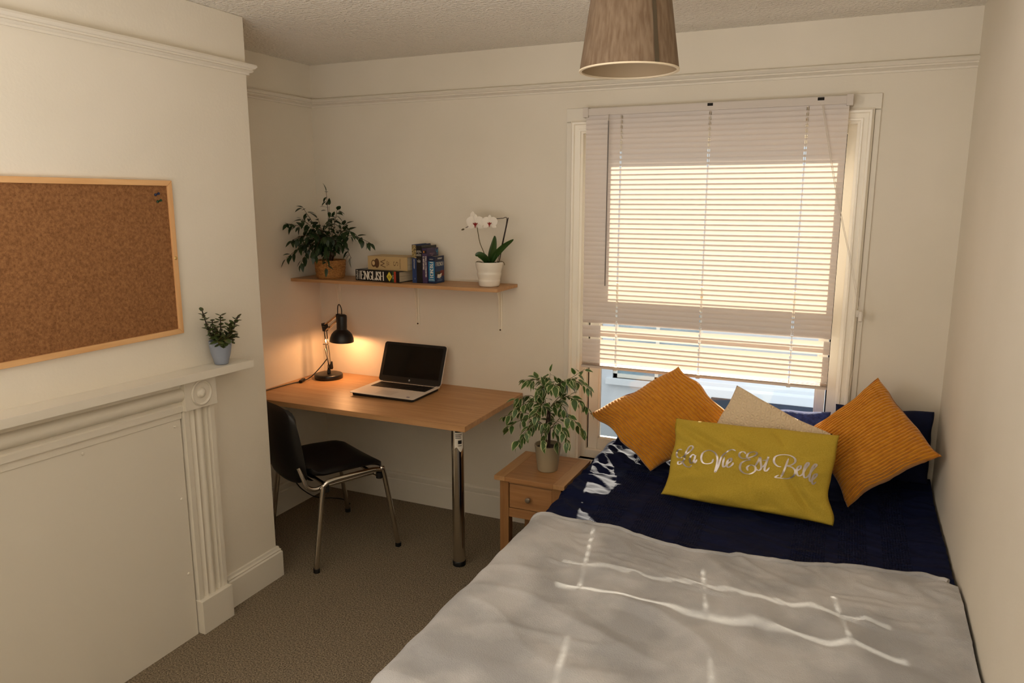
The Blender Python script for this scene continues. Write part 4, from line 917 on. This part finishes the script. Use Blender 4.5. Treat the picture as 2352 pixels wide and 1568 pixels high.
# duvet material with puckered bands running down the bed
def duvet_material():
    m = bpy.data.materials.new('navy_duvet_cotton'); m.use_nodes = True; t_ = m.node_tree; N = t_.nodes; L = t_.links; b_ = N['Principled BSDF']
    b_.inputs['Roughness'].default_value = .75; b_.inputs['Specular IOR Level'].default_value = .12; b_.inputs['Sheen Weight'].default_value = 0
    b_.inputs['Base Color'].default_value = lin('#0b1230')
    tc = N.new('ShaderNodeTexCoord'); sp = N.new('ShaderNodeSeparateXYZ'); L.new(tc.outputs['Object'], sp.inputs[0])
    rp = N.new('ShaderNodeValToRGB'); rp.color_ramp.interpolation = 'CONSTANT'; el = rp.color_ramp.elements
    mr = N.new('ShaderNodeMapRange'); mr.inputs[1].default_value = 1.6; mr.inputs[2].default_value = 3.4; L.new(sp.outputs[0], mr.inputs[0]); L.new(mr.outputs[0], rp.inputs[0])
    stops = [(1.6, 0), (2.00, 1), (2.12, 0), (2.17, 1), (2.30, 0), (2.35, 1), (2.43, 0), (2.75, 1), (2.866, 0), (2.914, 1), (3.013, 0), (3.061, 1), (3.152, 0)]
    el[0].position = 0; el[0].color = (0, 0, 0, 1); el[1].position = (stops[1][0]-1.6)/1.8; el[1].color = (1, 1, 1, 1)
    for x, v in stops[2:]: e = el.new((x-1.6)/1.8); e.color = (v, v, v, 1)
    wv = N.new('ShaderNodeTexWave'); wv.bands_direction = 'Y'; wv.inputs['Scale'].default_value = 26; wv.inputs['Distortion'].default_value = 2.5; wv.inputs['Detail'].default_value = 2; wv.inputs['Detail Scale'].default_value = 6
    L.new(tc.outputs['Object'], wv.inputs[0])
    wv2 = N.new('ShaderNodeTexWave'); wv2.bands_direction = 'X'; wv2.inputs['Scale'].default_value = 34; L.new(tc.outputs['Object'], wv2.inputs[0])
    ad = N.new('ShaderNodeMath'); ad.operation = 'MULTIPLY'; L.new(wv.outputs[1], ad.inputs[0]); L.new(wv2.outputs[1], ad.inputs[1])
    mu = N.new('ShaderNodeMath'); mu.operation = 'MULTIPLY'; L.new(ad.outputs[0], mu.inputs[0]); L.new(rp.outputs[0], mu.inputs[1])
    ns = N.new('ShaderNodeTexNoise'); ns.inputs['Scale'].default_value = 55; ns.inputs['Detail'].default_value = 4
    mp = N.new('ShaderNodeMapping'); mp.inputs['Scale'].default_value = (.35, 1, 1); L.new(tc.outputs['Object'], mp.inputs[0]); L.new(mp.outputs[0], ns.inputs['Vector'])
    n2 = N.new('ShaderNodeMath'); n2.operation = 'MULTIPLY_ADD'; n2.inputs[1].default_value = .45; L.new(ns.outputs[0], n2.inputs[0]); L.new(mu.outputs[0], n2.inputs[2])
    bp = N.new('ShaderNodeBump'); bp.inputs['Strength'].default_value = .9; bp.inputs['Distance'].default_value = .006; L.new(n2.outputs[0], bp.inputs['Height']); L.new(bp.outputs[0], b_.inputs['Normal'])
    return m
def duv(u, v):
    s = -.40+u*(.40+1.485); y = -.016+v*(-1.30+.016); x, z = cloth_pt(s, y, .0, None, wr_duvet)
    if v > .86: z -= .008*(v-.86)/.14
    return (x, y, z)
b = B().grid(duv, 230, 190)
tag(b.build('duvet', duvet_material(), origin=(0, 0, 0), smooth=180), 'dark navy duvet with puckered bands spread over the bed', 'duvet')
def blk_f(top):
    def fn(u, v):
        s = -.42+u*(.42+1.485); x0 = BL+max(0, s); y = edge_y(x0)+v*(YF+.02-edge_y(x0)); w_ = max(wr_blanket(s, y), wr_duvet(s, y)+.002 if y > -1.32 else -1)
        x, z = cloth_pt(s, y, .016 if top else .008, None, lambda a_, b_: w_)
        if v == 0 and top: z -= .004
        return (x, y, z)
    return fn
b = B().grid(blk_f(True), 210, 150)
b.grid(lambda u, v: (lambda p: (p[0], p[1]-0, p[2]))((lambda q: (q[0], YF+.02-.06*sin(v*pi/2), q[2]-.06*(1-cos(v*pi/2))-(.35*max(0, v-.5)*2 if q[2] > .3 else 0)))(blk_f(True)(u, 1))), 210, 8)
bo = tag(b.build('fleece_blanket', blanket_m, origin=(0, 0, 0), smooth=180, recalc=True), 'grey-beige fleece blanket spread across the foot of the bed', 'blanket')
he = []
for i in range(158):
    u = i/159; p = Vector(blk_f(True)(u, 0)); he.append(p+Vector((0, .004, .001)))
B().tube(he, .0105, 8).build('rolled_hem', blanket_m, bo, origin=(0, 0, 0))

# ------------------------------------------------------------------ cushions
def cushion(name, C, T, m, label, cat='cushion', group=None, nu=60, nv=60, ridges=0, amp=.0028, pinch=.07, seed=0, wrk=.006, power=.42, extra=None, blunt=None, irr=.010):
    """C = corners (bl, br, tr, tl) in space; u across, v up; front side = toward the camera"""
    bl_, br_, tr_, tl_ = [Vector(c) for c in C]; ctr = (bl_+br_+tr_+tl_)/4
    n_ = ((tr_-bl_).cross(tl_-br_)).normalized()
    if n_.dot(CAMP-ctr) < 0: n_ = -n_
    def pos(u, v, side):
        q, p = 2*u-1, 2*v-1
        uu = q*(1-pinch*(1-p*p)*abs(q)**2.5); vv = p*(1-pinch*(1-q*q)*abs(p)**2.5)
        if blunt:
            k_ = max(0, (q*blunt[0]+p*blunt[1])/2-.55); uu -= blunt[0]*k_*blunt[2]; vv -= blunt[1]*k_*blunt[2]
        a_, c_ = (uu+1)/2, (vv+1)/2
        P_ = bl_*(1-a_)*(1-c_)+br_*a_*(1-c_)+tr_*a_*c_+tl_*(1-a_)*c_
        D_ = (tr_-bl_).normalized(); E_ = (tl_-br_).normalized(); rr_ = max(abs(q), abs(p))**2
        P_ = P_+D_*(irr*rr_*nz(q*1.7+seed*3.1, p*1.7, seed))+E_*(irr*rr_*nz(q*1.7, p*1.7+seed*2.3, seed+9))
        e = max(0, (1-q*q)*(1-p*p)); th_ = T*.5*e**power
        er = 1-max(abs(q), abs(p))
        rim = min(1, er*4)*1.0
        h = wrk*nz(q*2.2+seed, p*2.2, side*3+seed)*min(1, e*4)
        an_ = math.atan2(p, q); h += wrk*.7*nz(an_*6+seed, er*1.5, seed)*max(0, 1-er*2.2)*min(1, er*8)
        if extra: h += extra(q, p, side)
        if ridges:
            ph = (v+.006*nz(u*3+seed, v*3, 4))*ridges; h += amp*(abs(sin(pi*ph))**.6-.6)*min(1, er*30)
        return P_+n_*((th_+h)*side)
    b_ = B(); b_.grid(lambda u, v: pos(u, v, 1), nu, nv); b_.grid(lambda u, v: pos(u, v, -1), nu, nv)
    # weld rims
    o = b_.build(name, m, smooth=180, recalc=False)
    bm = bmesh.new(); bm.from_mesh(o.data); bmesh.ops.remove_doubles(bm, verts=bm.verts, dist=.0004); bmesh.ops.recalc_face_normals(bm, faces=bm.faces); bm.to_mesh(o.data); bm.free(); o.data.shade_smooth()
    tag(o, label, cat, group)
    return o, pos
# left corduroy: ridges run from its left corner to its bottom corner
Lc, Bc, Tc, Rc = (1.775, -.25, .745), (2.108, -.335, .535), (2.170, -.135, 1.000), (2.500, -.22, .775)
cushion('cushion', (Bc, Rc, Tc, Lc), .15, must_m, 'mustard corduroy cushion standing on its corner beside the bedside table plant', nu=60, nv=60, seed=1) if False else None
RID = 31
def corduroy(C, label, seed, extra=None, blunt=None):
    # order so that u runs along the ridges
    return cushion('cushion', C, .17, must_m, label, 'cushion', 'cushions on the bed', nu=64, nv=290, ridges=RID, seed=seed, extra=extra, power=.5, amp=.0100, blunt=blunt, irr=.022)
corduroy((Lc, Bc, Rc, Tc), 'mustard corduroy cushion standing on its corner, beside the bedside table plant', 1, lambda q, p, s: -.012*math.exp(-((p-.0-q*.1)**2/.02+(q+.9)**2/.08)))
Lc2, Bc2, Tc2, Rc2 = (2.745, -.235, .765), (2.942, -.40, .538), (3.028, -.145, 1.030), (3.272, -.40, .800)
def crumple(q, p, s):
    e = max(0, q-.35)*1.2; f_ = max(0, -p-.2)
    return -.010*e*(1-min(1, abs(nz(q*5+3, p*2, 6))*6))-.006*max(0, -p-.55)*2*(1-min(1, abs(nz(q*3, p*6+9, 8))*6))
corduroy((Bc2, Rc2, Tc2, Lc2), 'mustard corduroy cushion with a crumpled corner leaning by the right wall', 5, crumple, (1, -1, .10))
# cream quilted cushion
def quilt_material():
    m = cream_m; t_ = m.node_tree; N = t_.nodes; L = t_.links; b_ = N['Principled BSDF']
    tc = N.new('ShaderNodeTexCoord'); hs_ = None
    for an_ in (0, pi/3, -pi/3):
        mp = N.new('ShaderNodeMapping'); mp.inputs['Rotation'].default_value = (0, an_+.5, 0); L.new(tc.outputs['Object'], mp.inputs[0])
        wv = N.new('ShaderNodeTexWave'); wv.bands_direction = 'Z'; wv.inputs['Scale'].default_value = 15; L.new(mp.outputs[0], wv.inputs[0])
        pw = N.new('ShaderNodeMath'); pw.operation = 'POWER'; pw.inputs[1].default_value = .3; L.new(wv.outputs[1], pw.inputs[0])
        if hs_ is None: hs_ = pw
        else:
            mn = N.new('ShaderNodeMath'); mn.operation = 'MINIMUM'; L.new(hs_.outputs[0], mn.inputs[0]); L.new(pw.outputs[0], mn.inputs[1]); hs_ = mn
    bp = N.new('ShaderNodeBump'); bp.inputs['Strength'].default_value = .6; bp.inputs['Distance'].default_value = .005; L.new(hs_.outputs[0], bp.inputs['Height']); L.new(bp.outputs[0], b_.inputs['Normal'])
quilt_material()
cushion('cushion', ((2.665, -.395, .530), (2.865, -.330, .812), (2.466, -.295, .965), (2.312, -.355, .640)), .085, cream_m, 'cream quilted cushion tucked between the corduroy cushions', 'cushion', 'cushions on the bed', seed=8, pinch=.05, power=.5)
# yellow slogan cushion
YC_ = ((2.212, -.585, .526), (2.890, -.610, .519), (2.888, -.455, .842), (2.243, -.455, .838))
def yw(q, p, s):
    h = 0
    for (a0, b0, a1, b1, w_, am) in ((-.95, .8, .2, -.1, .10, .010), (-.3, .75, .35, .15, .07, .006), (.5, -.1, .85, -.95, .07, .012), (-.9, .1, -.5, -.4, .05, .006), (0, 0, .1, -.8, .06, .006), (.3, .9, .45, .5, .05, .006)):
        dx, dy = a1-a0, b1-b0; L2 = dx*dx+dy*dy; t_ = max(0, min(1, ((q-a0)*dx+(p-b0)*dy)/L2)); d2 = (q-a0-dx*t_)**2+(p-b0-dy*t_)**2
        h -= 1.9*am*math.exp(-d2/(w_*w_))*sin(pi*min(1, .15+t_*.85))
    return h
oY, pY = cushion('cushion', YC_, .12, yell_m, 'yellow rectangular cushion with silver lettering at the front of the pile', 'cushion', 'cushions on the bed', nu=110, nv=70, seed=3, pinch=.045, power=.42, wrk=.014, irr=.014, extra=yw)
TR_ = [(213, 95), (2280, 310), (2170, 1420), (0, 1070)]   # cushion corners on the tracing sheet: tl, tr, br, bl
def sheet_uv(x, y):
    u = v = .5
    for _ in range(12):
        tl, tr, brr, bll = TR_
        fx = lambda u, v: ((bll[0]*(1-u)+brr[0]*u)*(1-v)+(tl[0]*(1-u)+tr[0]*u)*v, (bll[1]*(1-u)+brr[1]*u)*(1-v)+(tl[1]*(1-u)+tr[1]*u)*v)
        a_ = fx(u, v); ex = fx(u+.01, v); ey = fx(u, v+.01)
        j = ((ex[0]-a_[0])/.01, (ey[0]-a_[0])/.01, (ex[1]-a_[1])/.01, (ey[1]-a_[1])/.01); det = j[0]*j[3]-j[1]*j[2]; rx, ry = x-a_[0], y-a_[1]
        u += (j[3]*rx-j[1]*ry)/det; v += (-j[2]*rx+j[0]*ry)/det
    return u, v
ST_ = [
 [(292, 515), (250, 508), (212, 530), (205, 580), (245, 618), (320, 592), (400, 545), (448, 495), (430, 466), (390, 480), (352, 550), (312, 640), (270, 690), (228, 694), (232, 665), (285, 668), (340, 715), (395, 730), (432, 705)],
 [(484, 590), (450, 578), (410, 620), (405, 672), (435, 680), (475, 635), (492, 585), (472, 650), (482, 678), (512, 640)],
 [(738, 638), (715, 680), (655, 695), (595, 680), (572, 625), (600, 555), (680, 528), (755, 560), (792, 625), (782, 710), (762, 795), (800, 735), (850, 610), (915, 545), (980, 520), (1030, 538)],
 [(888, 615), (866, 690), (872, 735), (910, 715), (935, 690), (970, 665), (972, 628), (940, 645), (915, 700), (935, 740), (985, 710), (1000, 680)], [(902, 585), (906, 592)],
 [(1160, 575), (1128, 548), (1085, 560), (1075, 600), (1120, 628), (1200, 618), (1275, 590), (1292, 555), (1245, 545), (1190, 570), (1172, 610), (1205, 645), (1150, 655), (1095, 690), (1085, 760), (1130, 805), (1210, 812), (1270, 775), (1268, 725), (1215, 706), (1168, 735), (1180, 775)],
 [(1270, 720), (1310, 660), (1335, 612), (1340, 670), (1345, 740), (1315, 770), (1282, 755)],
 [(1345, 740), (1400, 690), (1438, 600), (1405, 690), (1385, 755), (1405, 778), (1448, 735)], [(1362, 650), (1440, 642)],
 [(1595, 725), (1545, 715), (1505, 665), (1520, 605), (1590, 578), (1690, 580), (1760, 615), (1768, 665), (1720, 702), (1660, 712), (1730, 730), (1768, 775), (1740, 830), (1660, 862), (1570, 858), (1515, 850), (1560, 822)], [(1688, 620), (1650, 720), (1612, 800), (1580, 850)],
 [(1785, 775), (1835, 745), (1838, 712), (1805, 725), (1785, 780), (1805, 828), (1855, 812), (1905, 740), (1938, 690), (1922, 672), (1895, 710), (1870, 800), (1885, 850), (1930, 830), (1990, 760), (2032, 710), (2015, 690), (1980, 740), (1945, 850), (1955, 890), (1990, 870), (2035, 830), (2035, 808), (2000, 825), (1975, 880), (1990, 920), (2030, 895)],
]
b = B()
for st in ST_:
    P_ = cr([(x, y, 0) for x, y in st], 7); n = len(P_); ring = []
    for i, p in enumerate(P_):
        d = (P_[min(i+1, n-1)]-P_[max(i-1, 0)]); d = d.normalized() if d.length > 1e-6 else Vector((1, 0, 0))
        w_ = (5+9*abs(d.y)**1.5)*min(1, .35+min(i, n-1-i)/5); nn = Vector((-d.y*.6+.5, d.x, 0)); nn = Vector((-d.y, d.x, 0))
        ring.append((p+nn*w_, p-nn*w_))
    vs = []; 
    for a_, c_ in ring:
        for q in (a_, c_):
            u, v = sheet_uv(q.x, q.y); P0 = pY(u, v, 1); n0 = (CAMP-P0).normalized(); vs.append(P0+n0*.0022)
    b.add(vs, [(2*i, 2*i+2, 2*i+3, 2*i+1) for i in range(n-1)])
b.build('slogan_lettering', foil_m, oY, smooth=180, recalc=False)
# dark pillows standing against the window and wall
cushion('pillow', ((1.86, -.115, .560), (2.49, -.10, .560), (2.50, -.085, .775), (1.90, -.095, .70)), .10, navy_m, 'dark navy pillow lying behind the left mustard cushion', 'pillow', 'navy pillows at the bed head', seed=21, pinch=.04, wrk=.010)  # right end stretched to block sun leaking between the cushions
cushion('pillow', ((2.50, -.15, .580), (2.855, -.15, .580), (2.85, -.115, .845), (2.585, -.115, .830)), .15, fuzz_m, 'fluffy navy pillow propped against the window, lit by the sun', 'pillow', 'navy pillows at the bed head', seed=12, pinch=.02, wrk=.012)
cushion('pillow', ((2.87, -.10, .565), (3.255, -.10, .570), (3.250, -.08, .882), (2.87, -.085, .870)), .11, navy_m, 'dark navy pillow in the corner behind the right-hand mustard cushion', 'pillow', 'navy pillows at the bed head', seed=15, pinch=.02, wrk=.008)

# ------------------------------------------------------------------ outside
SZT = -2.6
struct(B().box(-14, 18, .25, 30, SZT-.2, SZT).build('street_ground', mat('asphalt', '#6f7276', .9, col2='#808388', nscale=30)))
struct(B().box(-14, 18, 6.9, 9.0, SZT, SZT+.12).build('pavement', mat('paving', '#a3a09a', .9, col2='#93908b', nscale=8)))
hs = thing('house_facade', (0, 9, SZT), 'pale rendered house front across the street seen below the blind', 'house')
FY = 9.0
b = B(); wins = [(-3.6, -2.3), (-.80, .75), (2.9, 4.4), (6.5, 8.0)]
xs = -8.0; wz0, wz1 = -1.36, .30
for x0, x1 in wins: b.box(xs, x0, FY, FY+.3, SZT, 3.3); b.box(x0, x1, FY, FY+.3, SZT, wz0); b.box(x0, x1, FY, FY+.3, wz1, 3.3); xs = x1
b.box(xs, 12, FY, FY+.3, SZT, 3.3)
b.build('render_wall', mat('white_render', '#dedfe0', .85, col2='#d3d5d7', nscale=3), hs, smooth=0)
for x0, x1 in wins:
    wf = B(); wf.box(x0, x0+.07, FY+.05, FY+.12, wz0, wz1); wf.box(x1-.07, x1, FY+.05, FY+.12, wz0, wz1); wf.box(x0, x1, FY+.05, FY+.12, wz0, wz0+.07); wf.box(x0, x1, FY+.05, FY+.12, wz1-.07, wz1); wf.box((x0+x1)/2-.03, (x0+x1)/2+.03, FY+.05, FY+.12, wz0, wz1)
    f_ = wf.build('window', win_m, hs); B().box(x0+.05, x1-.05, FY+.09, FY+.10, wz0+.05, wz1-.05).build('pane', mat('far_glass', '#7d93a0', .1, col2='#a0b3bc', nscale=2), f_)
    B().box(x0-.1, x1+.1, FY-.10, FY+.05, wz0-.10, wz0).build('sill', mat('sill_paint', '#e3e4e4', .7), f_)
B().box(-8, 12, FY-.03, FY, SZT, SZT+.55).build('plinth', mat('plinth_paint', '#b5b7b8', .8), hs)
vn = thing('van', (3.2, 5.5, SZT), 'white van parked in the street outside the window', 'vehicle')
vp = mat('van_paint', '#dfe6ee', .3); dkg = mat('van_window', '#1d2836', .12)
pf = [(.85, .35), (.85, 1.45), (.95, 2.13), (1.1, 2.25), (4.9, 2.27), (5.1, 2.13), (5.5, 1.30), (6.1, 1.10), (6.25, .85), (6.25, .35)]
B().prism([(x, z+SZT) for x, z in pf], 'y', 5.0, 6.7).build('body', vp, vn, bevel=.05, segs=3)
for x0, x1 in ((1.55, 2.75), (2.95, 3.9), (4.05, 4.85)): B().box(x0, x1, 4.985, 5.0, SZT+1.66, SZT+2.12).build('side_window', dkg, vn, bevel=.02)
B().box(1.0, 4.9, 5.02, 5.10, SZT+2.24, SZT+2.29).build('roof_gutter', vp, vn, bevel=.01)
B().box(.9, 6.1, 4.97, 5.0, SZT+.75, SZT+.82).build('rub_strip', blackp_m, vn)
for x in (1.85, 5.2):
    for y in (4.98, 6.52):
        wl = B().lathe([(0, 0), (.20, 0), (.22, .02), (.33, .02), (.35, .05), (.35, .17), (.33, .2), (0, .2)], (x, y+.2, SZT+.35), 28, M=Matrix.Rotation(pi/2, 3, 'X')).build('wheel', blackp_m, vn)
bpy.context.view_layer.update()
